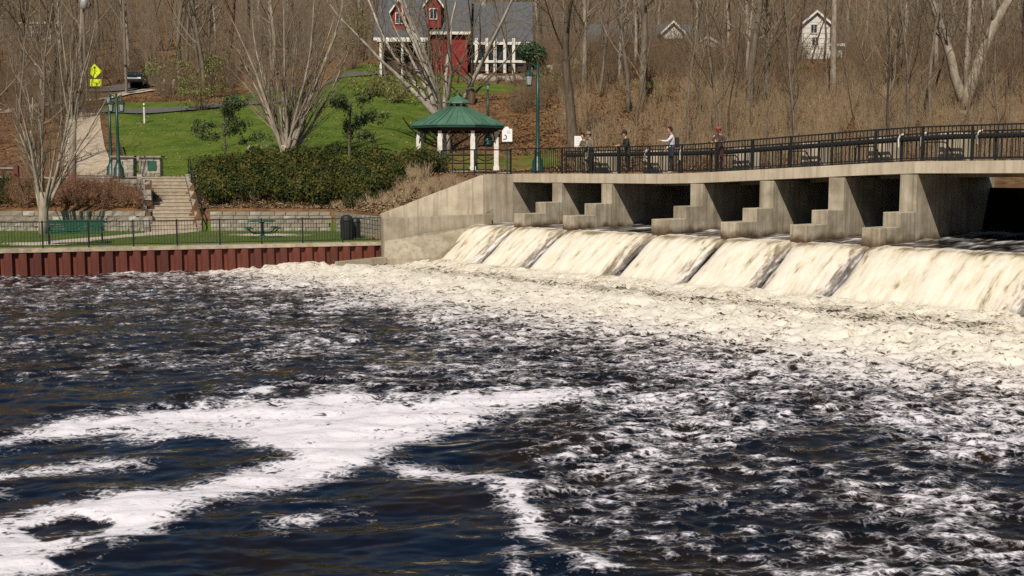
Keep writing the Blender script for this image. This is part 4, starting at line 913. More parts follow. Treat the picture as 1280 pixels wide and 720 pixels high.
mb = MB(); mb.bar((-.3, -.085, zc2 + .12), (.28, -.085, zc2 - .12), .06, .012); mb.bar((.28, -.085, zc2 - .12), (.08, -.085, zc2 - .12), .05, .012); mb.bar((.28, -.085, zc2 - .12), (.26, -.085, zc2 + .08), .05, .012); ob('arrow', mb.mesh('arrow', M['ink']), pl)
q = P(180, 133, 90); wp_ = thing('bollard', (q.x, 90, zt1(q.x, 90)), 'slim white post at the top corner of the lawn', 'bollard')
mb = MB(); mb.lathe([(.075, -.1), (.075, 1.5), (.05, 1.58)], 8); ob('shaft', mb.mesh('shaft', M['white']), wp_); mb = MB(); mb.lathe([(.08, 1.3), (.08, 1.4)], 8); ob('band', mb.mesh('band', M['ink']), wp_)
for i, px in enumerate((205, 217)):
    q = P(px, 104, 114); o_ = thing('bollard', (q.x, 114, zt1(q.x, 114)), ('left' if i == 0 else 'right') + ' of two stubby white gate posts up the road', 'bollard'); mb = MB(); mb.lathe([(.22, -.1), (.22, 1.1), (.26, 1.12), (.12, 1.3)], 8); ob('shaft', mb.mesh('shaft', M['white']), o_); mb = MB(); mb.lathe([(.28, -.1), (.28, .15)], 8); ob('base', mb.mesh('base', M['stone2']), o_)
# dark car seen from the front
def car(p, rz, label, paint, van=False):
    t_ = thing('parked_car', p, label, 'car', rz=rz)
    hw = .92; hh = 1.95 if van else 1.62
    mb = MB(); prof = [(-2.2, .35), (-2.25, .75), (-2.1, .95), (-1.15, 1.05), (-.55, hh - .08), (-.2, hh), (1.6, hh), (2.1, hh - .35), (2.2, .9), (2.2, .4)]
    mb.prism(prof, lambda a, b_, t: Vector(((t * 2 - 1) * hw * (.86 if b_ > 1.1 else 1), a, b_))); o_ = ob('body', mb.mesh('body', paint), t_); bv = o_.modifiers.new('edge', 'BEVEL'); bv.width = .07; bv.segments = 2
    mb = MB(); mb.add([Vector(v) for v in ((-.72, -1.13, 1.09), (.72, -1.13, 1.09), (.66, -.60, hh - .13), (-.66, -.60, hh - .13))], [(0, 1, 2, 3)]); mb.v = [v + Vector((0, -.05, .03)) for v in mb.v]; ob('windscreen', mb.mesh('windscreen', M['glass']), t_)
    for sx in (-1, 1):
        mb = MB(); mb.add([Vector((sx * (hw * .9 + .02), y_, z_)) for y_, z_ in ((-.95, 1.08), (1.8, 1.08), (1.6, hh - .15), (-.45, hh - .15))], [(0, 1, 2, 3)]); ob('side_window', mb.mesh('side_window', M['glass']), t_)
        mb = MB(); mb.cbox((sx * .66, -2.24, .80), .34, .06, .16); ob('headlight', mb.mesh('headlight', M['sign_w']), t_)
        mb = MB(); mb.cbox((sx * 1.02, -.9, 1.12), .18, .1, .14); ob('mirror', mb.mesh('mirror', paint), t_)
        for y_ in (-1.4, 1.4):
            mb = MB(); mb.lathe([(.2, -.11), (.33, -.11), (.33, .11), (.2, .11)], 16); mb.v = [Vector((v.z + sx * .82, v.x + y_, v.y + .33)) for v in mb.v]; w_ = ob('wheel', mb.mesh('wheel', M['tyre']), t_)
            mb = MB(); mb.lathe([(.2, -.115), (.2, .115)], 10); mb.v = [Vector((v.z + sx * .82, v.x + y_, v.y + .33)) for v in mb.v]; ob('rim', mb.mesh('rim', M['chrome']), w_)
    mb = MB(); mb.cbox((0, -2.25, .62), 1.1, .05, .18); ob('grille', mb.mesh('grille', M['ink']), t_)
    return t_
q = P(171, 110, 122); car(Vector((q.x, 122, zt1(q.x, 122) + .15)), .15, 'dark car facing the viewer on the road beyond the lawn', M['carpaint'])
q = P(52, 84, 128); car(Vector((q.x, 128, zt1(q.x, 128) + .1)), .5, 'white van half hidden behind branches at upper left', M['vanwhite'], True)

# ------------------------------------------------------------------ buildings
def window(parent, x, y, z, w, h, face=-1, bars=True):
    mb = MB(); mb.box(x - w / 2, y - .06, z - h / 2, x + w / 2, y - .02, z + h / 2); wd = ob('window', mb.mesh('window', M['glass']), parent)
    mb = MB(); t = .07
    for a in ((x - w / 2 - t, z - h / 2 - t, x - w / 2, z + h / 2 + t), (x + w / 2, z - h / 2 - t, x + w / 2 + t, z + h / 2 + t), (x - w / 2, z + h / 2, x + w / 2, z + h / 2 + t), (x - w / 2, z - h / 2 - t, x + w / 2, z - h / 2)):
        mb.box(a[0], y - .09, a[1], a[2], y - .01, a[3])
    if bars: mb.box(x - .02, y - .085, z - h / 2, x + .02, y - .055, z + h / 2)
    ob('frame', mb.mesh('frame', M['white']), wd)
def gable_block(parent, name, x0, x1, y0, y1, z0, z1, rise, wallm, roofm, axis='x', over=.4):
    mb = MB()
    if axis == 'x':      # ridge along x
        mb.prism([(y0, z0), (y1, z0), (y1, z1), ((y0 + y1) / 2, z1 + rise), (y0, z1)], lambda a, b_, t: Vector((x0 + (x1 - x0) * t, a, b_)))
        ob(name, mb.mesh(name, wallm), parent); mb = MB(); ym = (y0 + y1) / 2; sl = rise / (ym - y0)
        for sg in (-1, 1):
            ye = y0 - over if sg < 0 else y1 + over; zr = z1 - sl * over
            mb.prism([(ye, zr + .04), (ym, z1 + rise + .04), (ym, z1 + rise + .2), (ye, zr + .2)], lambda a, b_, t: Vector((x0 - over + (x1 - x0 + 2 * over) * t, a, b_)))
        r = ob('roof', mb.mesh('roof', roofm), parent)
        mb = MB(); mb.box(x0 - over, y0 - over - .06, z1 - sl * over - .06, x1 + over, y0 - over - .005, z1 - sl * over + .2); ob('fascia', mb.mesh('fascia', M['white']), r)
    else:
        mb.prism([(x0, z0), (x1, z0), (x1, z1), ((x0 + x1) / 2, z1 + rise), (x0, z1)], lambda a, b_, t: Vector((a, y0 + (y1 - y0) * t, b_)))
        ob(name, mb.mesh(name, wallm), parent); mb = MB(); xm = (x0 + x1) / 2; sl = rise / (xm - x0); mf = MB()
        for sg in (-1, 1):
            xe = x0 - over if sg < 0 else x1 + over; zr = z1 - sl * over
            mb.prism([(xe, zr + .04), (xm, z1 + rise + .04), (xm, z1 + rise + .2), (xe, zr + .2)], lambda a, b_, t: Vector((a, y0 - over + (y1 - y0 + 2 * over) * t, b_)))
            mf.prism([(xe, zr - .05), (xm, z1 + rise - .05), (xm, z1 + rise + .19), (xe, zr + .19)], lambda a, b_, t: Vector((a, y0 - over - .06 + .055 * t, b_)))
        r = ob('roof', mb.mesh('roof', roofm), parent); ob('bargeboard', mf.mesh('bargeboard', M['white']), r)
# red house: local x to the right, y away
HY = 108.0; q = P(560, 92, HY); hz = zt1(-4, HY) ; k_ = HY / F
rh = thing('red_house', (0, HY, hz), 'red house with white trim, grey roof and columned porch on the hill', 'house')
X_ = lambda px: (px - 640) * k_
Z_ = lambda py: P(640, py, HY).z - hz
gable_block(rh, 'main_wall', X_(538), X_(585), 0, 7, -.6, Z_(38), 3.6, M['redwall'], M['roofgrey'], 'x', .35)
gable_block(rh, 'porch_wing_wall', X_(586) , X_(658), 1.2, 7.5, -.6, Z_(45) , 3.6, M['darkwood'], M['roofgrey'], 'x', .6)
gable_block(rh, 'left_wing_wall', X_(478), X_(533), -1.0, 6.5, -.6, Z_(46), 3.7, M['redwall'], M['roofgrey'], 'x', .45)
gable_block(rh, 'small_dormer_wall', X_(494), X_(511), -.6, 3, Z_(42), Z_(14), .9, M['redwall'], M['roofgrey'], 'y', .25)
gable_block(rh, 'dormer_wall', X_(535), X_(553), -.3, 4, Z_(35), Z_(5), 1.0, M['redwall'], M['roofgrey'], 'y', .3)
for px in (596, 609, 619, 631, 642): mb = MB(); mb.box(X_(px) - .14, .35, -.4, X_(px) + .14, .60, Z_(47)); ob('column', mb.mesh('column', M['white']), rh)
mb = MB(); mb.box(X_(590), .25, Z_(78), X_(657), .32, Z_(75)); mb.box(X_(590), .2, -.6, X_(657), .6, -.4); ob('porch_rail', mb.mesh('porch_rail', M['white']), rh)
mb = MB(); mb.box(X_(592), 1.12, Z_(80), X_(654), 1.18, Z_(50)); ob('porch_glazing', mb.mesh('porch_glazing', M['glass']), rh)
mb = MB(); mb.box(X_(479), -1.08, -.6, X_(536), -1.02, Z_(56)); ob('porch_shade_panel', mb.mesh('porch_shade_panel', M['darkwood']), rh)  # dark panel added to stand in for the shade under the porch
window(rh, X_(502.5), -.6, Z_(24), .6, .9); window(rh, X_(544), -.3, Z_(18), .6, .9)
mb = MB(); mb.box(X_(478), -2.6, Z_(56), X_(537), -1.0, Z_(53)); ob('awning', mb.mesh('awning', M['white']), rh)
for px in (482, 508, 534): mb = MB(); mb.box(X_(px) - .1, -2.5, -.6, X_(px) + .1, -2.3, Z_(56)); ob('post', mb.mesh('post', M['white']), rh)
mb = MB(); mb.box(X_(600), 4, Z_(25), X_(607), 5, Z_(-12)); ob('chimney', mb.mesh('chimney', M['stone']), rh)
# white house on the right hill
WY_ = 112.0; q = P(1028, 85, WY_); wz = zt1(q.x, WY_); wh = thing('white_house', (q.x, WY_, wz), 'white clapboard house with steep brown gable among bare trees', 'house'); wk = WY_ / F
x_ = lambda px: (px - 1028) * wk
z_ = lambda py: P(1028, py, WY_).z - wz
M['siding'] = mat('white_clapboard', (0.72, 0.68, 0.62), (0.60, 0.56, 0.50), 2, .7)
gable_block(wh, 'main_wall', x_(1002), x_(1036), 0, 6, -1.5, z_(30), 1.15, M['siding'], M['roofbrown'], 'y', .25)
gable_block(wh, 'side_wing_wall', x_(1036) + .02, x_(1055), .8, 6, -1.5, z_(55), 1.0, M['siding'], M['roofbrown'], 'x', .25)
window(wh, x_(1016), 0, z_(36), .55, .8); window(wh, x_(1018), 0, z_(52), .6, .8); window(wh, x_(1043), .8, z_(68), .5, .8)
for r_ in range(9): mb = MB(); zz_ = z_(80) + r_ * .5; mb.box(x_(1002) + .01, -.03, zz_, x_(1036) - .01, -.004, zz_ + .03); ob('siding_board', mb.mesh('siding_board', M['white']), wh)
# low house with red fascia
LY = 124.0; q = P(800, 72, LY); lz = zt1(q.x, LY); lh = thing('low_house', (q.x, LY, lz), 'low dark house with red fascia and small white gable behind trees', 'house'); lk = LY / F
x_ = lambda px: (px - 800) * lk
z_ = lambda py: P(800, py, LY).z - lz
gable_block(lh, 'main_wall', x_(738), x_(880), 0, 7, -1.5, z_(58), 2.6, M['darkwood'], M['roofgrey'], 'x', .5)
mb = MB(); mb.box(x_(735), -.75, z_(60), x_(882), -.57, z_(54)); ob('red_fascia', mb.mesh('red_fascia', M['redwall']), lh)
gable_block(lh, 'gable_wall', x_(826), x_(850), -1.4, 3, z_(50), z_(42), 1.0, M['siding'], M['roofgrey'], 'y', .3)
for px in (760, 790, 815, 858): window(lh, x_(px), 0, z_(67), 1.2, .9)
q = P(884, 76, 118); sh = thing('white_shed', (q.x, 118, zt1(q.x, 118)), 'small white shed glimpsed between trunks beside the low house', 'shed'); gable_block(sh, 'shed_wall', -1.1, 1.1, 0, 2, -.8, 1.1, .7, M['siding'], M['roofgrey'], 'y', .15); window(sh, 0, 0, .6, .5, .5)
# greenish-windowed building, upper left behind twigs
q = P(52, 70, 150); bz = zt1(q.x, 150); bl = thing('windowed_building', (q.x, 150, bz), 'pale building with rows of green windows behind the left tree', 'building'); bk = 150 / F
mb = MB(); mb.box(-2.6, 0, -1.5, 2.9, 8, P(52, 30, 150).z - bz); ob('wall', mb.mesh('wall', M['tanwall']), bl)
for r_ in range(3):
    for c_ in range(4): window(bl, -1.9 + c_ * 1.25, 0, P(52, 36 + r_ * 9, 150).z - bz, .95, .7, bars=False)
mb = MB(); mb.box(-2.8, -.3, P(52, 30, 150).z - bz, 3.1, 8.2, P(52, 28, 150).z - bz); ob('roof', mb.mesh('roof', M['white']), bl)
# boulders in front of the porch
bm_ = []
for v in range(4):
    mb = MB(); mb.ball((0, 0, 0), .5, .38, .34, 9, 6); mb.v = [p * (1 + .25 * (rnd.random() - .5)) for p in mb.v]; bm_.append(mb.mesh('boulder', M['boulder'], True))
NTH = ['first', 'second', 'third', 'fourth', 'fifth', 'sixth', 'seventh', 'eighth', 'ninth', 'tenth', 'eleventh', 'twelfth', 'thirteenth', 'fourteenth', 'fifteenth', 'sixteenth', 'seventeenth', 'eighteenth', 'last']
for i in range(19):
    px = 588 + i * 7.2 + rnd.uniform(-2, 2); Y = 103 + rnd.uniform(-.8, .8); q = P(px, 92, Y)
    ob('boulder', bm_[i % 4], None, (q.x, Y, zt1(q.x, Y) + .1), rnd.uniform(0, 6), rnd.uniform(.7, 1.35), label='%s boulder from the left in the row below the white porch' % NTH[i], cat='boulder', group='boulders lining the bank below the porch')
q = [P(px, py, Y) for px, py, Y in ((148, 178, 74), (160, 179, 74.5), (170, 177, 75), (196, 238, 61), (186, 236, 61.2))]
LBL = ['leftmost flat boulder in the mulch bed behind the lamp posts', 'middle flat boulder in the mulch bed behind the lamp posts', 'rightmost flat boulder in the mulch bed behind the lamp posts', 'boulder at the top of the stairs, nearest the steps', 'boulder left of the stair top above the shrubs']
for i, p in enumerate(q): ob('boulder', bm_[i % 4], None, (p.x, p.y, zt1(p.x, p.y) + .12), i, (1.1, .9, .9), label=LBL[i], cat='boulder', group='boulders by the plaza')
# ------------------------------------------------------------------ bare trees
def perp(d, rng):
    a = rng.uniform(0, 2 * math.pi); o = d.orthogonal().normalized(); return (o * math.cos(a) + d.cross(o) * math.sin(a))
def branch(tr, cr, rng, p, d, length, r, lvl, cfg):
    nseg = cfg['seg'][lvl]; pts = [p.copy()]; rad = [r]; dirs = [d.copy()]
    wig = cfg['wig'][lvl]; up = cfg['up'][lvl]; tip = cfg['tip'][lvl]
    for i in range(nseg):
        d = (d + perp(d, rng) * wig * rng.random() + Vector((0, 0, up))).normalized(); p = p + d * (length / nseg)
        pts.append(p.copy()); dirs.append(d.copy()); rad.append(r * (1 - (1 - tip) * (i + 1) / nseg))
    (tr if lvl < cfg['trunk_lvls'] else cr).tube(pts, rad, cfg['sides'][lvl], cap=lvl < 1)
    if lvl + 1 >= cfg['levels']: return
    nch = cfg['n'][lvl]; lo = cfg['lo'][lvl]
    nch = max(1, int(nch * rng.uniform(.8, 1.2)))
    for c in range(nch):
        t = lo + (1 - lo) * ((c + rng.random()) / nch); f = min(t * nseg, nseg - .001); i = int(f)
        q = pts[i].lerp(pts[i + 1], f - i); dd = dirs[i + 1]
        ang = math.radians(rng.uniform(*cfg['ang'][lvl])); cd = (dd * math.cos(ang) + perp(dd, rng) * math.sin(ang)).normalized()
        rr = (rad[i] + (rad[i + 1] - rad[i]) * (f - i)) * cfg['rr'][lvl] * rng.uniform(.75, 1.1)
        ll = length * cfg['lr'][lvl] * (1.15 - .6 * t) * rng.uniform(.7, 1.25)
        branch(tr, cr, rng, q, cd, ll, rr, lvl + 1, cfg)
WOOD = dict(levels=4, trunk_lvls=1, seg=[9, 6, 4, 3], sides=[7, 4, 3, 3], wig=[.16, .3, .4, .5], up=[.03, .10, .05, .03], tip=[.25, .22, .3, .4],
            n=[15, 7, 6], lo=[.28, .2, .15], ang=[(28, 60), (25, 60), (25, 65)], rr=[.42, .45, .5], lr=[.42, .42, .48])
def wood_template(seed, H_, r, bark, tw, **kw):
    cfg = dict(WOOD); cfg.update(kw); rng = random.Random(seed); tr, cr = MB(), MB()
    branch(tr, cr, rng, Vector((0, 0, -.4)), Vector((rng.uniform(-.08, .08), rng.uniform(-.08, .08), 1)).normalized(), H_, r, 0, cfg)
    return tr.mesh('trunk', bark, True), cr.mesh('crown', tw, False)
TEMPL = [wood_template(1, 15, .19, M['bark'], M['twig_pale']), wood_template(2, 17, .24, M['bark_brown'], M['twig']), wood_template(3, 13, .13, M['bark'], M['twig']),
         wood_template(4, 16, .21, M['bark_pale'], M['twig_pale']), wood_template(5, 12, .10, M['bark_brown'], M['twig_tan'], n=[18, 6, 6]), wood_template(6, 18, .28, M['bark'], M['twig'], lo=[.4, .2, .15]),
         wood_template(7, 9, .07, M['bark'], M['twig_tan'], n=[16, 6, 5], ang=[(18, 40), (25, 55), (25, 60)])]
def plant_tree(ti, x, y, sc, rz, label, group, name='bare_tree'):
    tm, cm = TEMPL[ti]; t_ = thing(name, (x, y, zt1(x, y)), label, 'tree', group, rz); t_.scale = (sc, sc, sc * 1.0)
    ob('trunk', tm, t_); ob('crown', cm, t_); return t_
rt = random.Random(5)
HOUSES = [(-5, 108, 12, 9), (31, 112, 6, 9), (14, 124, 10, 9)]
def clear(x, y):
    px = 640 + F * x / y
    if 470 < px < 668 and y < 106: return False
    if 995 < px < 1060 and y < 112: return False
    if 820 < px < 855 and y < 122: return False
    if 108 < px < 132 and y < 99: return False
    if 136 < px < 200 and y < 124: return False
    for hx, hy, a, b_ in HOUSES:
        if abs(x - hx) < a and abs(y - hy) < b_: return False
    if -45 < x < -37 and 100 < y < 124: return False     # road
    if lawn_fn(np.array(x), np.array(y)) > .2: return False
    return True
cnt = 0; spots = []
LOOK = ['grey barked tree', 'brown barked tree', 'slim grey tree', 'pale barked tree', 'thin brown tree', 'stout grey tree', 'slender sapling']
USED = set()
MARKS = [(-200, 'at the far left edge'), (40, 'above the bench'), (85, 'above the plaza tree'), (130, 'above the lamp posts'), (175, 'above the stone piers'), (215, 'above the stairs'), (260, 'above the stair handrail'), (330, 'above the picnic table'), (400, 'above the hedge middle'), (455, 'above the litter bins'),
         (500, 'above the hedge end'), (545, 'left of the gazebo peak'), (590, 'above the gazebo'), (630, 'above the warning sign'), (665, 'by the bridge lamp post'), (700, 'above the first pier'), (735, 'above the camouflaged person'), (770, 'above the second pier'), (800, 'above the person in black'), (838, 'above the person in pale shirt'), (868, 'above the third pier'),
         (897, 'above the red capped person'), (930, 'right of the red capped person'), (957, 'above the fourth pier'), (990, 'left of the white house'), (1030, 'by the white house'), (1060, 'just right of the white house'), (1090, 'between white house and forked tree'), (1130, 'above the sixth pier'), (1165, 'left of the forked tree'), (1205, 'behind the forked tree'), (1240, 'right of the forked tree'), (1275, 'at the far right edge')]
def tree_label(ti, x, y, sc):
    px = 640 + F * x / y; mk = min(MARKS, key=lambda m_: abs(m_[0] - px))[1]
    dep = 'low on the bank' if y < 82 else 'halfway up the hill' if y < 100 else 'high on the hill' if y < 120 else 'on the ridge' if y < 140 else 'far back on the ridge'
    return LOOK[ti] + (', large,' if sc > 1.08 else ', small,' if sc < .88 else '') + ' ' + dep + ' ' + mk
def scatter(n, y0, y1, px0, px1, kinds, label, group, smin=.8, smax=1.2, mind=1.8, edge=None):
    global cnt; tries = 0; k = 0
    while k < n and tries < n * 40:
        tries += 1; y = y0 + (y1 - y0) * rt.random() ** 1.1; px = rt.uniform(px0, px1); x = (px - 640) * y / F
        if not clear(x, y) or any((x - a) ** 2 + (y - b_) ** 2 < mind ** 2 for a, b_ in spots): continue
        spots.append((x, y)); ti = rt.choice(kinds); sc = rt.uniform(smin, smax); lb = tree_label(ti, x, y, sc)
        if lb in USED: spots.pop(); continue
        USED.add(lb); plant_tree(ti, x, y, sc, rt.uniform(0, 6.28), lb, group); k += 1
scatter(62, 72, 105, 690, 1330, [0, 2, 2, 4, 4, 6, 3], 'slender bare tree on the leaf covered slope behind the footbridge', 'bare trees on the slope behind the footbridge', .75, 1.1)
scatter(22, 63.5, 76, 840, 1330, [6, 6, 4, 2], '', 'bare trees on the slope behind the footbridge', .55, .9, 1.6)
scatter(95, 105, 165, 640, 1340, [0, 1, 2, 3, 5], 'bare tree of the wooded hilltop above the footbridge', 'bare trees on the hilltop above the footbridge', .85, 1.25, 2.2)
scatter(40, 118, 170, 220, 690, [0, 1, 3, 5], 'bare tree standing behind the red house and lawn', 'bare trees behind the red house', .85, 1.25, 2.5)
scatter(62, 92, 175, -80, 260, [0, 1, 2, 3, 5, 4], 'bare tree in the dense grove along the upper left road', 'bare trees along the road', .8, 1.2, 2.2)
scatter(16, 66, 92, -80, 95, [2, 4, 6, 0], 'thin bare tree on the far left bank beside the upper walk', 'thin bare trees on the left bank', .6, .95, 2)

# far wood mass on the ridge: thin trunks and twigs that read as one brown haze of branches
def cones(base, tipv, r):
    """three-sided tapered twigs from base to tip (n,3)"""
    d = tipv - base; ln = np.linalg.norm(d, axis=1, keepdims=True) + 1e-9; d = d / ln
    ref = np.where(np.abs(d[:, 2:3]) > .9, np.array([[1., 0, 0]]), np.array([[0, 0, 1.]])); a = np.cross(d, ref); a /= np.linalg.norm(a, axis=1, keepdims=True); b_ = np.cross(d, a); r = r[:, None]
    n = len(base); v = np.empty((n, 4, 3))
    for k in range(3):
        t = 2 * math.pi * k / 3; v[:, k] = base + (a * math.cos(t) + b_ * math.sin(t)) * r
    v[:, 3] = tipv
    o = np.arange(n)[:, None] * 4; f = np.concatenate([o + np.array([[0, 1, 3]]), o + np.array([[1, 2, 3]]), o + np.array([[2, 0, 3]])])
    return v.reshape(-1, 3), f
def shrub_twigs(cx, cy, cz, hgt, spread, n1, n2, rng, r0=.012):
    """numpy twig shrubs: arrays of centres -> stems plus side twigs"""
    m = len(cx); az = rng.rand(m, n1) * 2 * np.pi; rr = rng.rand(m, n1) ** .6
    bx = cx[:, None] + .15 * spread[:, None] * rr * np.cos(az); by = cy[:, None] + .15 * spread[:, None] * rr * np.sin(az); bz = np.repeat(cz[:, None], n1, 1)
    h = hgt[:, None] * (.55 + .55 * rng.rand(m, n1)); tx = cx[:, None] + spread[:, None] * rr * np.cos(az); ty = cy[:, None] + spread[:, None] * rr * np.sin(az)
    B = np.stack([bx, by, bz - .05], -1).reshape(-1, 3); T = np.stack([tx, ty, bz + h], -1).reshape(-1, 3)
    V, Fs = cones(B, T, np.full(len(B), r0))
    vs = [V]; fs = [Fs]; off = len(V)
    for q in range(n2):
        t = rng.uniform(.25, .9, len(B))[:, None]; o = B + (T - B) * t; ln = np.linalg.norm(T - B, axis=1, keepdims=True)
        dd = (T - B) / ln + rng.normal(0, .55, (len(B), 3)); dd[:, 2] = np.abs(dd[:, 2]) * .9 + .15; dd /= np.linalg.norm(dd, axis=1, keepdims=True)
        V, Fs = cones(o, o + dd * ln * rng.uniform(.25, .5, (len(B), 1)), np.full(len(B), r0 * .6)); vs.append(V); fs.append(Fs + off); off += len(V)
    return np.concatenate(vs), np.concatenate(fs)
rg = np.random.RandomState(3)
def twig_stuff(name, label, n, y0, y1, px0, px1, h0, h1, m_, n1=9, n2=4, r0=.014, keep=None, sp=.8):
    y = y0 + (y1 - y0) * rg.rand(n); px = rg.uniform(px0, px1, n); x = (px - 640) * y / F
    ok = (lawn_fn(x, y) < .25) & ((px < 470) | (px > 672) | (y > 112) | (y < 92)) & ((px < 995) | (px > 1060) | (y > 108) | (y < 90))
    if keep is not None: ok &= keep(x, y)
    ok &= (px < 132) | (px > 200) | (y > 125)
    x, y = x[ok], y[ok]; z = zt(x, y); hh = rg.uniform(h0, h1, len(x)); V, Fs = shrub_twigs(x, y, z, hh, hh * sp * rg.uniform(.4, .8, len(x)), n1, n2, rg, r0)
    return ob(name, fast_mesh(name, V, Fs, m_), kind='stuff', label=label, cat='undergrowth')
notroad = lambda x, y: ~((x > -44) & (x < -38) & (y > 100) & (y < 125)) & ~((x < -22) & (y > 66) & (y < 90) & (x > -36))
twig_stuff('undergrowth', 'tangle of tan brush covering the slope behind the footbridge', 2000, 61.5, 86, 690, 1340, .8, 2.1, M['twig_tan'], 9, 4, .011, lambda x, y: rg.rand(len(x)) < .4 + .6 * sstep(800, 920, 640 + F * x / y))
twig_stuff('undergrowth', 'brown brush under the trees higher on the right slope', 1700, 84, 125, 640, 1340, 1.2, 3.2, M['twig'], 9, 4, .016)
twig_stuff('undergrowth', 'grey brown thicket filling the far ridge', 2000, 118, 215, -100, 1380, 3, 8, M['twig_grey'], 8, 4, .03, notroad, .45)
twig_stuff('undergrowth', 'brown thicket along the upper left road', 900, 90, 135, -80, 300, 1.2, 3.5, M['twig'], 9, 4, .016, notroad)
twig_stuff('undergrowth', 'low brush on the far left bank', 260, 58, 90, -60, 100, .6, 1.8, M['twig_red'], 9, 4, .012, notroad)
# fallen leaves
def leaf_cards(cx, cy, cz, size, rng, flat=.35):
    n = len(cx); a = rng.rand(n) * 2 * np.pi; e1 = np.stack([np.cos(a), np.sin(a), rng.normal(0, flat, n)], 1); e2 = np.stack([-np.sin(a), np.cos(a), rng.normal(0, flat, n)], 1)
    c = np.stack([cx, cy, cz], 1); s = size[:, None]; v = np.empty((n, 4, 3)); v[:, 0] = c - e1 * s; v[:, 1] = c - e2 * s * .55 + np.array([0, 0, .15]) * s; v[:, 2] = c + e1 * s; v[:, 3] = c + e2 * s * .55 + np.array([0, 0, .15]) * s
    return v.reshape(-1, 3), np.arange(4 * n).reshape(n, 4)
n = 42000; y = 60.5 + 38 * rg.rand(n) ** 1.3; px = rg.uniform(640, 1340, n); x = (px - 640) * y / F; ok = lawn_fn(x, y) < .5; x, y = x[ok], y[ok]
V, Fs = leaf_cards(x, y, zt(x, y) + .05, rg.uniform(.05, .13, len(x)), rg); ob('leaf_litter', fast_mesh('leaf_litter', V, Fs, M['litter']), kind='stuff', label='orange brown fallen leaves on the slope', cat='leaves')
n = 26000; y = 57 + 53 * rg.rand(n) ** 1.2; px = rg.uniform(0, 660, n); x = (px - 640) * y / F; ok = (lawn_fn(x, y) < .45) & ~((x > -17.5) & (x < -4.5) & (y < 62)) & ~((y > 61.5) & (y < 67.5) & (x < -16)) & ~((x < -22) & (x > -36) & (y < 96) & (y > 67) & (x < -23 - .42 * (y - 67)) & (x > -30 - .42 * (y - 67)))
x, y = x[ok], y[ok]; V, Fs = leaf_cards(x, y, zt(x, y) + .05, rg.uniform(.05, .12, len(x)), rg); ob('leaf_litter', fast_mesh('leaf_litter', V, Fs, M['litter']), kind='stuff', label='fallen leaves around the park lawn and gazebo', cat='leaves')
n = 9000; x = rg.uniform(-16, -3.2, n); y = ywall(x) + .3 + rg.rand(n) ** 1.5 * 4; ok = zt(x, y) > 1.9; x, y = x[ok], y[ok]; V, Fs = leaf_cards(x, y, zt(x, y) + .04, rg.uniform(.04, .09, len(x)), rg); ob('leaf_litter', fast_mesh('leaf_litter', V, Fs, M['straw']), kind='stuff', label='dry leaf litter along the top of the retaining wall', cat='leaves')
n = 2600; y = 62 + 34 * rg.rand(n); px = rg.uniform(130, 560, n); x = (px - 640) * y / F; ok = (lawn_fn(x, y) > .5); x, y = x[ok], y[ok]; V, Fs = leaf_cards(x, y, zt(x, y) + .08, rg.uniform(.04, .09, len(x)), rg); ob('leaf_litter', fast_mesh('leaf_litter', V, Fs, M['straw']), kind='stuff', label='stray dry leaves scattered over the park lawn', cat='leaves')
# grass blades: lower lawn and park lawn
n = 18000; x = rg.uniform(-29, -5.6, n); y = yedge(x) + 2.2 + rg.rand(n) * (ywall(x) - yedge(x) - 2.3)
dpath = np.minimum.reduce([np.hypot(x - a, (y - b_) * .6) - w_ for a, b_, w_ in ((-16.8, 56, 1.3), (-17.2, 54, 1.1), (-17.9, 52, .9), (-18.6, 50, .9), (-19, 48, .9), (-19.5, 46, 1.0), (-11.5, 53, 1.3), (-19.6, 47, 1.2))])
ok = (dpath > 0) & (ywall(x) > y); x, y = x[ok], y[ok]
def blades(x, y, z, h, rng):
    n = len(x); B = np.stack([x, y, z], 1); T = B + np.stack([rng.normal(0, .03, n), rng.normal(0, .03, n), h], 1); return cones(B, T, np.full(n, .012))
V, Fs = blades(x, y, np.full(len(x), 1.03), rg.uniform(.05, .13, len(x)), rg); ob('grass', fast_mesh('grass', V, Fs, M['grass']), kind='stuff', label='short grass of the lower lawn', cat='grass')
n = 26000; y = 61.5 + 35 * rg.rand(n); px = rg.uniform(120, 600, n); x = (px - 640) * y / F; ok = lawn_fn(x, y) > .6; x, y = x[ok], y[ok]
V, Fs = blades(x, y, zt(x, y), rg.uniform(.05, .12, len(x)), rg); ob('grass', fast_mesh('grass', V, Fs, M['grass']), kind='stuff', label='mown grass of the sloping park lawn', cat='grass')

# ------------------------------------------------------------------ hedge of spreading yews on the bank
def leaf_cloud(cs, rs, n, rng, size, shell=.6):
    """small leaf sprays inside a set of lobes; cs (m,3), rs (m,3)"""
    k = rng.randint(0, len(cs), n); u = rng.normal(0, 1, (n, 3)); u /= np.linalg.norm(u, axis=1, keepdims=True); r = shell + (1 - shell) * rng.rand(n, 1); p = cs[k] + u * r * rs[k]
    nrm = u + rng.normal(0, .5, (n, 3)); nrm /= np.linalg.norm(nrm, axis=1, keepdims=True); t = np.cross(nrm, rng.normal(0, 1, (n, 3))); t /= np.linalg.norm(t, axis=1, keepdims=True); w = np.cross(nrm, t)
    s = size * rng.uniform(.6, 1.4, (n, 1)); v = np.empty((n, 4, 3)); up = np.array([[0, 0, 1.]]) * s * .4
    v[:, 0] = p - t * s; v[:, 1] = p - w * s * .4; v[:, 2] = p + t * s + up; v[:, 3] = p + w * s * .4
    return v.reshape(-1, 3), np.arange(4 * n).reshape(n, 4)
cs, rs = [], []
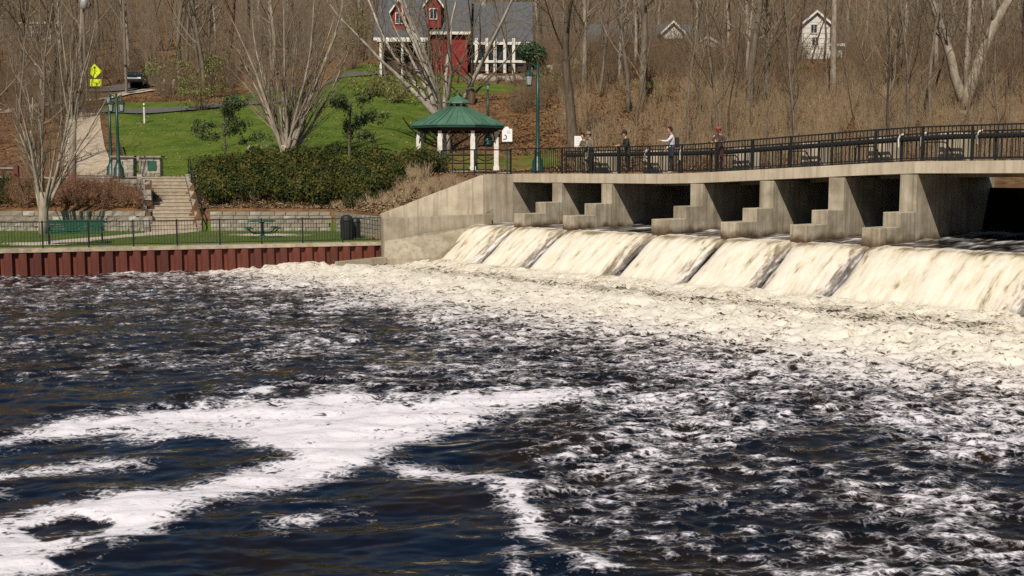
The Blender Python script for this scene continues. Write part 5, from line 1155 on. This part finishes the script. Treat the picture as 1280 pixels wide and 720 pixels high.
for i in range(400):
    x = rnd.uniform(-17.2, -3.7); t = rnd.random(); yb = max(51.5, float(ywall(x)) + (.7 if x < -9.2 else 2.2)); yb = max(yb, 52.8) if x > -6.5 else yb; y = yb + t * ((62.2 if x < -6.5 else 58.0) - yb)
    if x < -15.0 - .383 * (y - 56): x = -14.6 - .36 * (y - 56)
    g = zt1(x, y); s_ = rnd.uniform(.35, .85); cs.append((x, y, g + .42 + rnd.uniform(-.15, .32))); rs.append((s_, s_, rnd.uniform(.40, .62)))
cs = np.array(cs); rs = np.array(rs)
hd = thing('hedge', (-10, 59, 3.0), 'long dense dark green yew hedge with yellowish tips on the bank', 'hedge')
V, Fs = leaf_cloud(cs, rs, 80000, rg, .075, .72); V = V - np.array(hd.location); ob('foliage', fast_mesh('foliage', V, Fs, M['yew']), hd)
V, Fs = leaf_cloud(cs + np.array([0, 0, .08]), rs * 1.06, 16000, rg, .075, .92); V = V - np.array(hd.location); ob('new_tips', fast_mesh('new_tips', V, Fs, M['yew_tip']), hd)
B = cs.copy(); B[:, 2] -= .6; T = np.repeat(cs, 4, 0) + rg.normal(0, .35, (len(cs) * 4, 3)); V, Fs = cones(np.repeat(B, 4, 0), T, np.full(len(T), .02)); V = V - np.array(hd.location); ob('stems', fast_mesh('stems', V, Fs, M['bark_brown']), hd)
# red-brown shrub over the stone wall, dry grass by the wing wall, small evergreen bits
def twig_shrub(name, label, spots_, h, sp, m_, n1, n2, r0, loc):
    a = np.array(spots_); z = zt(a[:, 0], a[:, 1]); hh = np.array([h * rnd.uniform(.7, 1.15) for _ in spots_]); V, Fs = shrub_twigs(a[:, 0], a[:, 1], z, hh, hh * sp, n1, n2, rg, r0)
    t_ = thing(name, (loc[0], loc[1], zt1(*loc)), label, 'shrub'); V = V - np.array(t_.location); ob('twigs', fast_mesh('twigs', V, Fs, m_), t_); return t_
sl = [(rnd.uniform(-26.5, -18.6), rnd.uniform(56.9, 60.0)) for _ in range(46)]
tsh = twig_shrub('red_twig_shrub', 'reddish brown leafless shrub mass above the stone retaining wall', sl, 1.0, .75, M['twig_red'], 26, 6, .010, (-22.5, 58))
cl = np.array([(x, y, zt1(x, y) + .25) for x, y in sl]); V, Fs = leaf_cloud(cl, np.full((len(cl), 3), .55), 5200, rg, .06, .3); V -= np.array(tsh.location); ob('dead_leaves', fast_mesh('dead_leaves', V, Fs, M['litter']), tsh)
sl2 = [(rnd.uniform(-29, -24.5), rnd.uniform(56.8, 60)) for _ in range(20)]
cl = np.array([(x, y, zt1(x, y) + .3) for x, y in sl2]); t_ = thing('low_evergreen', (-26, 58, zt1(-26, 58)), 'low dark green juniper below the left tree', 'shrub'); V, Fs = leaf_cloud(cl, np.full((len(cl), 3), .6), 7000, rg, .07, .5); V -= np.array(t_.location); ob('foliage', fast_mesh('foliage', V, Fs, M['yew']), t_)
sl3 = []
for _ in range(80):
    t = rnd.random(); q = a0.lerp(a1, t * .98); o_ = rnd.uniform(.5, 2.6); sl3.append((q.x - nw.x * o_, q.y - nw.y * o_))
for _ in range(60):
    t = rnd.random(); o_ = rnd.uniform(.15, 1.9); sl3.append((-9.2 + 3.9 * t + .89 * o_, 57.0 - 6.6 * t + .45 * o_))
twig_shrub('dry_grass_clump', 'dry straw coloured grass on the slope above the wing wall', sl3, .40, .8, M['straw'], 26, 2, .008, (-4, 51))
sl4 = [(rnd.uniform(-5.2, -3.2), rnd.uniform(50.5, 53)) for _ in range(5)]
twig_shrub('bare_shrub', 'pale bare twiggy shrub at the right end of the hedge', sl4, .7, .8, M['straw'], 12, 5, .012, (-4.8, 55.5))
q = P(665, 66, 101.5); t_ = thing('round_evergreen', (q.x, 101.5, zt1(q.x, 101.5)), 'round green evergreen bush beside the white porch', 'shrub')
V, Fs = leaf_cloud(np.array([[0, 0, q.z - t_.location.z], [.5, 0, q.z - t_.location.z - .3], [-.5, .2, q.z - t_.location.z + .1]]), np.full((3, 3), 1.0), 2600, rg, .14, .5); ob('foliage', fast_mesh('foliage', V, Fs, M['evergreen']), t_); mb = MB(); mb.tube([(0, 0, -.3), (0, 0, q.z - t_.location.z)], .12, 6); ob('trunk', mb.mesh('trunk', M['bark_brown']), t_)

# ------------------------------------------------------------------ the trees one can single out
VASE = dict(levels=4, trunk_lvls=2, seg=[3, 10, 6, 4], sides=[9, 6, 3, 3], wig=[.05, .10, .16, .25], up=[.1, .035, .05, .05], tip=[.9, .18, .25, .4],
            n=[14, 13, 6], lo=[.35, .15, .2], ang=[(8, 36), (10, 30), (12, 35)], rr=[.38, .42, .5], lr=[7.0, .40, .42])
def hero(name, px, py, Y, label, cfg, H_, r, seed, bark, tw, lean=(0, 0), zoff=0, loc=None):
    q = P(px, py, Y); x, y = (q.x, Y); z = zt1(x, y) + zoff
    rng = random.Random(seed); tr, cr = MB(), MB(); branch(tr, cr, rng, Vector((0, 0, -.3)), Vector((lean[0], lean[1], 1)).normalized(), H_, r, 0, cfg)
    t_ = thing(name, (x, y, z), label, 'tree'); ob('trunk', tr.mesh('trunk', bark, True), t_); ob('crown', cr.mesh('crown', tw), t_); return t_
c = dict(VASE); c.update(lr=[7.0, .42, .42], n=[20, 16, 8], lo=[.02, .15, .2], tip=[.45, .18, .25, .4], rr=[.31, .42, .5], ang=[(6, 46), (10, 30), (12, 35)])
hero('vase_tree', 357, 197, 63.2, 'big multi-stemmed vase shaped bare tree rising behind the hedge', c, 1.2, .50, 21, M['bark_pale'], M['twig_pale'])
c2 = dict(VASE); c2.update(lr=[3.4, .42, .42], n=[11, 12, 7], ang=[(8, 34), (10, 30), (12, 35)], rr=[.5, .42, .5])
hero('vase_tree', 55, 300, 53.6, 'pale multi-stemmed bare tree on lower lawn beside the bench', c2, 2.3, .24, 22, M['bark_pale'], M['twig_pale'])
c3 = dict(VASE); c3.update(ang=[(5, 22), (8, 22), (10, 30)], lr=[2.4, .36, .42], n=[7, 8, 5], lo=[.6, .15, .2], rr=[.55, .42, .5])
hero('vase_tree', 91, 236, 61.5, 'straight pale trunked bare tree beside the plaza', c3, 3.6, .19, 23, M['bark_pale'], M['twig_grey'])
SYC = dict(levels=4, trunk_lvls=2, seg=[4, 9, 5, 3], sides=[8, 6, 4, 3], wig=[.1, .22, .35, .45], up=[.06, .06, .05, .03], tip=[.85, .2, .3, .4], n=[13, 11, 6], lo=[.25, .15, .2], ang=[(10, 48), (25, 60), (25, 60)], rr=[.5, .42, .5], lr=[4.6, .34, .42])
hero('sycamore_tree', 556, 165, 72, 'white limbed twisting bare tree between the gazebo and red house', SYC, 3.0, .42, 31, M['bark_white'], M['twig_grey'])
hero('sycamore_tree', 590, 130, 88, 'dark thin multi stemmed bare tree in front of the red wall', dict(SYC, n=[5, 8, 5]), 2.6, .26, 32, M['bark_brown'], M['twig'])
OAK = dict(WOOD); OAK.update(trunk_lvls=2, seg=[10, 7, 5, 3], wig=[.2, .35, .45, .5], n=[13, 7, 6], lo=[.38, .2, .15])
hero('oak_tree', 716, 180, 67, 'dark furrowed oak trunk standing behind the leftmost person', OAK, 14, .36, 41, M['bark_brown'], M['twig'], (.03, 0))
hero('oak_tree', 935, 150, 76, 'leaning grey barked tree on the slope above the bridge middle', OAK, 15, .30, 42, M['bark'], M['twig'], (.05, 0))
hero('oak_tree', 802, 140, 80, 'twin grey trunks in front of the low house', OAK, 16, .28, 43, M['bark'], M['twig'], (-.03, 0))
hero('straight_tree', 1041, 140, 82, 'tall straight pale trunk in front of the white house', dict(OAK, lo=[.55, .2, .15], wig=[.05, .35, .45, .5]), 19, .27, 44, M['bark_pale'], M['twig_grey'])
for i_, (px, Y, ti) in enumerate(((486, 99, 2), (512, 101, 4), (534, 100, 2), (646, 98, 4), (622, 101, 6), (572, 101, 4))):
    x = (px - 640) * Y / F; plant_tree(ti, x, Y, .9, i_ * 1.3, '%s thin bare tree from the left in front of the red house' % ('first', 'second', 'third', 'sixth', 'fifth', 'fourth')[i_], 'bare trees in front of the red house')
for i_, (px, Y, ti) in enumerate(((1008, 99, 4), (1024, 102, 2), (1050, 98, 6))):
    x = (px - 640) * Y / F; plant_tree(ti, x, Y, .85, i_ * 1.7, '%s thin tree from the left in front of the white house' % ('first', 'second', 'third')[i_], 'thin trees in front of the white house')
# the forked tree at the right: two heavy pale limbs
q = P(1205, 138, 76.5); x, y = q.x, 76.5; t_ = thing('forked_tree', (x, y, zt1(x, y)), 'large pale forked tree with two heavy limbs at far right', 'tree'); b0 = Vector((x, y, zt1(x, y))); rng = random.Random(8); tr, cr = MB(), MB()
def limb(pxs, Y, r0, r1, n):
    pts = [P(a, b_, Y) - b0 for a, b_ in pxs]; rs_ = [r0 + (r1 - r0) * i / (len(pts) - 1) for i in range(len(pts))]; tr.tube(pts, rs_, 10)
    for i in range(n):
        f = rng.uniform(.35, .98) * (len(pts) - 1); j_ = min(int(f), len(pts) - 2); p = pts[j_].lerp(pts[j_ + 1], f - j_); d = (pts[j_ + 1] - pts[j_]).normalized(); cd = (d + perp(d, rng) * rng.uniform(.5, 1.1)).normalized()
        branch(tr, cr, rng, p, cd, rng.uniform(2, 4.5), r1 * .35, 1, dict(OAK, trunk_lvls=1))
tr.tube([P(1206, 150, 76.5) - b0, P(1206, 140, 76.5) - b0, P(1206, 128, 76.5) - b0, P(1206, 112, 76.5) - b0], [.66, .52, .47, .25], 12)
limb([(1206, 134), (1200, 115), (1193, 95), (1188, 70), (1178, 40), (1166, 5), (1150, -40), (1135, -90)], 76.5, .35, .19, 9)
limb([(1206, 134), (1211, 115), (1217, 95), (1230, 62), (1243, 30), (1262, -2), (1290, -45), (1310, -90)], 76.2, .43, .21, 9)
limb([(1243, 30), (1241, 0), (1236, -40), (1240, -90)], 76.2, .2, .12, 6)
limb([(1206, 120), (1208, 80), (1211, 30), (1214, -40)], 77.2, .18, .1, 6)
ob('trunk', tr.mesh('trunk', M['bark_pale'], True), t_); ob('crown', cr.mesh('crown', M['twig_grey']), t_)
# young lawn trees with a few dark leaves
def young(px, py, Y, H_, seed, label, lm):
    c = dict(WOOD, levels=3, seg=[7, 4, 3], sides=[6, 3, 3], n=[10, 6], lo=[.35, .2], ang=[(55, 85), (30, 60)], lr=[.56, .45], up=[.02, .02, .02], wig=[.08, .3, .4]); q = P(px, py, Y); z = zt1(q.x, Y); rng = random.Random(seed); tr, cr = MB(), MB(); branch(tr, cr, rng, Vector((0, 0, -.2)), Vector((0, 0, 1)), H_, .11, 0, c)
    t_ = thing('young_tree', (q.x, Y, z), label, 'tree'); ob('trunk', tr.mesh('trunk', M['bark_brown'], True), t_); cr2 = ob('crown', cr.mesh('crown', M['twig']), t_)
    cs_ = np.array([tuple(v) for v in cr.v[::7]]); V, Fs = leaf_cloud(cs_, np.full((len(cs_), 3), .34), 4200, rg, .075, .1); ob('leaves', fast_mesh('leaves', V, Fs, lm), cr2)
young(283, 192, 65, 4.0, 3, 'young dark tree on lawn left of the vase shaped tree', M['leaf_g'])
young(437, 192, 64.5, 4.0, 4, 'young dark tree on lawn right of the vase shaped tree', M['leaf_g'])
def budding(px, py, Y, rx, rz_, n, label, seed):
    q = P(px, py, Y); z = zt1(q.x, Y); t_ = thing('budding_shrub', (q.x, Y, z), label, 'shrub'); rr = np.random.RandomState(seed); h = max(q.z - z, .6)
    cs_ = np.array([[rr.normal(0, rx * .45), rr.normal(0, rx * .4), h * .9 + rr.normal(0, rz_ * .4)] for _ in range(12)]); V, Fs = leaf_cloud(cs_, np.full((12, 3), rx * .45), n, rr, .11, .2); ob('foliage', fast_mesh('foliage', V, Fs, M['leaf_y']), t_)
    V, Fs = shrub_twigs(np.zeros(4), np.zeros(4), np.zeros(4), np.full(4, h * 1.3), np.full(4, rx), 9, 4, rr, .025); ob('stems', fast_mesh('stems', V, Fs, M['twig']), t_)
for i, (px, py, Y, rx, rz_, n, lb) in enumerate(((733, 92, 92, 2.0, 1.2, 450, 'olive budding brush on the slope right of the oak'), (880, 88, 96, 2.2, 1.2, 450, 'olive budding brush below the white shed'), (985, 70, 108, 2.4, 1.6, 450, 'olive budding brush left of the white house'), (690, 100, 90, 1.8, 1.2, 450, 'olive budding brush below the evergreen bush'), (250, 100, 96, 2.2, 1.6, 900, 'yellow green budding shrub at top edge of the lawn'), (470, 100, 92, 2.4, 1.5, 900, 'yellow green budding bush left of the white limbed tree'), (495, 118, 88, 2.0, 1.0, 700, 'low budding bush at the shaded edge of lawn'), (258, 62, 108, 2.5, 2.0, 700, 'tall budding shrub above the drive'), (440, 30, 112, 3.0, 2.4, 700, 'olive budding tree left of the red house'), (215, 92, 112, 2.4, 2.2, 1100, 'dark rounded bush beside the white gate posts'))):
    budding(px, py, Y, rx, rz_, n, lb, i + 60)
# ------------------------------------------------------------------ people on the footbridge
def person(px, k, face, label, shirt, pants, hair_m, skin, H_=1.75, arms='rod', cap=None, shoes=None, extras=None, lean=0.0):
    s = s_at(px, k); p = D(s, k, deck_z(s)); t_ = thing('person', p, label, 'person', rz=face)
    S = H_ / 1.75
    # local frame: facing +x, left hand +y
    J = {'pel': (0, 0, .95), 'waist': (.01 + lean * .3, 0, 1.08), 'chest': (.02 + lean, 0, 1.30), 'neck': (.03 + lean * 1.3, 0, 1.47), 'head': (.06 + lean * 1.5, 0, 1.56)}
    for sg, n_ in ((1, 'L'), (-1, 'R')):
        J['hip' + n_] = (0, .10 * sg, .90); J['kn' + n_] = (.05 if sg > 0 else .0, .12 * sg, .50); J['an' + n_] = (0.02 if sg > 0 else -.08, .13 * sg, .09); J['toe' + n_] = (.17 if sg > 0 else .08, .15 * sg, .045)
        J['sh' + n_] = (.02 + lean * 1.1, .19 * sg, 1.41)
        if arms == 'fwd': J['el' + n_] = (.10 + lean, .26 * sg, 1.15); J['wr' + n_] = (.36 + lean, .14 * sg, 1.16)
        elif arms == 'reach' and sg > 0: J['el' + n_] = (.22 + lean, .22, 1.22); J['wr' + n_] = (.46 + lean, .20, 1.24)
        elif arms == 'reach': J['el' + n_] = (-.02, -.25, 1.14); J['wr' + n_] = (.14, -.24, .95)
        else: J['el' + n_] = (.0, .26 * sg, 1.13); J['wr' + n_] = (.20, .22 * sg, 1.05)
    Rr = {'pel': .145, 'waist': .135, 'chest': .155, 'neck': .06, 'head': .055, 'hip': .105, 'kn': .068, 'an': .05, 'toe': .042, 'sh': .075, 'el': .052, 'wr': .034}
    E = [('pel', 'waist'), ('waist', 'chest'), ('chest', 'neck'), ('neck', 'head')]
    for n_ in 'LR': E += [('pel', 'hip' + n_), ('hip' + n_, 'kn' + n_), ('kn' + n_, 'an' + n_), ('an' + n_, 'toe' + n_), ('chest', 'sh' + n_), ('sh' + n_, 'el' + n_), ('el' + n_, 'wr' + n_)]
    names = list(J); me = bpy.data.meshes.new('body_rig'); me.from_pydata([tuple(c * S for c in J[n_]) for n_ in names], [(names.index(a), names.index(b_)) for a, b_ in E], [])
    o = bpy.data.objects.new('body_rig', me); COL.objects.link(o); sk = o.modifiers.new('skin', 'SKIN'); sk.use_smooth_shade = True; ss = o.modifiers.new('sub', 'SUBSURF'); ss.levels = 2; ss.render_levels = 2
    for i, n_ in enumerate(names):
        r = Rr.get(n_, Rr.get(n_[:-1], .06)) * S; v = me.skin_vertices[0].data[i]; v.radius = (r, r * (1.12 if n_ in ('chest', 'waist', 'pel') else 1)); v.use_root = n_ == 'pel'
    dg = bpy.context.evaluated_depsgraph_get(); body = bpy.data.meshes.new_from_object(o.evaluated_get(dg)); bpy.data.objects.remove(o)
    body.materials.clear()
    for m_ in (shirt, pants, skin, shoes or M['ink']): body.materials.append(m_)
    segs = [(Vector(J[a]) * S, Vector(J[b_]) * S, (2 if b_ == 'head' or a == 'neck' else 3 if b_.startswith('toe') else 1 if (b_[:2] in ('hi', 'kn', 'an')) else 0)) for a, b_ in E]
    for pl in body.polygons:
        c = pl.center; best = 9; mi = 0
        for a, b_, m_ in segs:
            d = b_ - a; t = max(0, min(1, (c - a).dot(d) / d.length_squared)); q = (a + d * t - c).length
            if q < best: best = q; mi = m_
        if mi == 0 and c.z < .97 * S and abs(c.y) < .22 and abs(c.x) < .2: mi = 1
        if c.z < .11 * S: mi = 3
        pl.material_index = mi; pl.use_smooth = True
    ob('body', body, t_)
    hc = Vector(J['head']) * S + Vector((.02, 0, .09 * S)); mb = MB(); mb.ball((0, 0, 0), .095 * S, .078 * S, .125 * S, 14, 10)
    for v in mb.v:
        if v.x > 0 and v.z < -.03: v.x *= .92; v.y *= .86
    mb.v = [v + hc for v in mb.v]; mb.add([hc + Vector(q) * S for q in ((.088, -.014, .015), (.088, .014, .015), (.118, .0, -.022), (.088, -.018, -.03), (.088, .018, -.03))], [(0, 2, 1), (0, 3, 2), (1, 2, 4), (3, 4, 2)])
    for sg in (-1, 1): mb.ball(hc + Vector((-.005, .08 * sg, 0)) * S, .02, .012, .032, 6, 4)
    hd_ = ob('head', mb.mesh('head', skin, True), t_)
    mb = MB()
    for sg in (-1, 1): mb.ball(hc + Vector((.083, .03 * sg, .018)) * S, .012, .014, .009, 6, 4)
    mb.bar(hc + Vector((.088, -.025, -.062)) * S, hc + Vector((.088, .025, -.062)) * S, .008); ob('face', mb.mesh('face', M['ink']), hd_)
    mb = MB(); mb.ball((0, 0, 0), .108 * S, .092 * S, .135 * S, 14, 10)
    for v in mb.v:
        if v.x > .045: v.z = max(v.z, .065 * S)
        if v.z < -.04: v.z = -.05
    mb.v = [v + hc + Vector((-.008, 0, .012)) for v in mb.v]; ob('hair', mb.mesh('hair', hair_m, True), t_)
    if cap:
        mb = MB(); mb.lathe([(.112 * S, .03 * S), (.108 * S, .09 * S), (.07 * S, .145 * S), (.01, .155 * S)], 14, hc); mb.bar(hc + Vector((.06, 0, .045)) * S, hc + Vector((.19, 0, .035)) * S, .15 * S, .015); ob('cap', mb.mesh('cap', cap, True), t_)
    for n_, sg in (('L', 1), ('R', -1)):
        w_ = Vector(J['wr' + n_]) * S; e_ = Vector(J['el' + n_]) * S; d = (w_ - e_).normalized(); sd = d.cross(Vector((0, 0, 1))).normalized(); upv = sd.cross(d)
        mb = MB(); mb.tube([w_ - d * .02, w_ + d * .03, w_ + d * .085], [.030, .036, .034], 6)
        for f in range(4):
            o_ = w_ + d * .08 + sd * (f - 1.5) * .018; ln = (.07, .08, .075, .055)[f]; mb.tube([o_, o_ + d * ln * .5 - upv * .008, o_ + d * ln * .7 - upv * .045, o_ + d * ln * .35 - upv * .06], [.010, .0095, .009, .007], 5)
        o_ = w_ + d * .03 - sd * .03 * sg; mb.tube([o_, o_ - sd * .03 * sg + d * .02, o_ - sd * .02 * sg + d * .055 - upv * .02], [.012, .010, .008], 5)
        ob('hand', mb.mesh('hand', skin, True), t_)
    if extras: extras(t_, J, S)
    return t_
MS = lambda n_, c, c2=None: mat(n_, c, c2, 9, .85)
skin1 = MS('warm_skin', (0.50, 0.27, 0.18)); hair_d = MS('dark_hair', (0.012, 0.009, 0.008)); hair_b = MS('brown_hair', (0.05, 0.03, 0.02))
camo = mat('camouflage_cloth', (0.16, 0.115, 0.07), (0.36, 0.27, 0.18), 7, .9, lo=.42, hi=.58, c3=(0.05, 0.05, 0.03))
blackc = MS('black_cloth', (0.014, 0.013, 0.014), (0.03, 0.028, 0.03)); jeans = MS('dark_jeans', (0.022, 0.022, 0.035), (0.04, 0.04, 0.06)); whitec = MS('pale_grey_shirt', (0.62, 0.60, 0.62), (0.50, 0.48, 0.50)); maroon = MS('maroon_trousers', (0.085, 0.022, 0.018), (0.05, 0.018, 0.015)); red = MS('red_cap_cloth', (0.35, 0.05, 0.025)); stripe = mat('patched_jacket', (0.06, 0.035, 0.025), (0.45, 0.32, 0.24), 5, .9, lo=.52, hi=.56); pale = MS('pale_shoe', (0.6, 0.56, 0.5))
W_ = math.pi
def rod(t_, J, S):
    w_ = Vector(J['wrR']) * S + Vector((.08, .03, -.03)); mb = MB(); mb.tube([w_ - Vector((.15, -.03, .08)), w_ + Vector((.1, 0, .03)), w_ + Vector((.9, .1, .35))], [.012, .01, .004], 5); ob('fishing_rod', mb.mesh('fishing_rod', M['ink']), t_)
def pack(t_, J, S):
    mb = MB(); mb.cbox((-.20, 0, 1.22), .16, .28, .40); o_ = ob('backpack', mb.mesh('backpack', blackc), t_); bv = o_.modifiers.new('edge', 'BEVEL'); bv.width = .05; bv.segments = 2
def pouch(t_, J, S):
    mb = MB(); mb.cbox((.36, -.10, 1.12), .12, .14, .16); o_ = ob('bait_bag', mb.mesh('bait_bag', MS('pale_bag', (.72, .62, .52))), t_); bv = o_.modifiers.new('edge', 'BEVEL'); bv.width = .03; bv.segments = 2
person(731, -.62, W_ + .55, 'person in brown camouflage clothes beside the white notice on the bridge', camo, camo, hair_d, skin1, 1.66, 'fwd', extras=pouch, lean=.04)
person(737, -1.25, W_ + .4, 'person in grey cap half hidden behind the camouflaged person', MS('olive_jacket', (0.14, 0.12, 0.085), (0.20, 0.17, 0.12)), jeans, hair_b, skin1, 1.74, 'down', cap=MS('grey_cap_cloth', (0.22, 0.2, 0.17)))
person(784, -.52, W_ + .2, 'person in black jacket and dark trousers leaning over the bridge rail', blackc, blackc, hair_d, skin1, 1.70, 'fwd', cap=blackc, lean=.05)
person(838, -.60, W_ + .1, 'person in pale grey shirt and dark jeans facing left on bridge', whitec, jeans, hair_d, skin1, 1.80, 'reach', shoes=pale, extras=pack)
person(897, -.60, W_ + 1.0, 'person in red cap, patched jacket and maroon trousers behind the railing', stripe, maroon, hair_b, skin1, 1.66, 'fwd', cap=red)
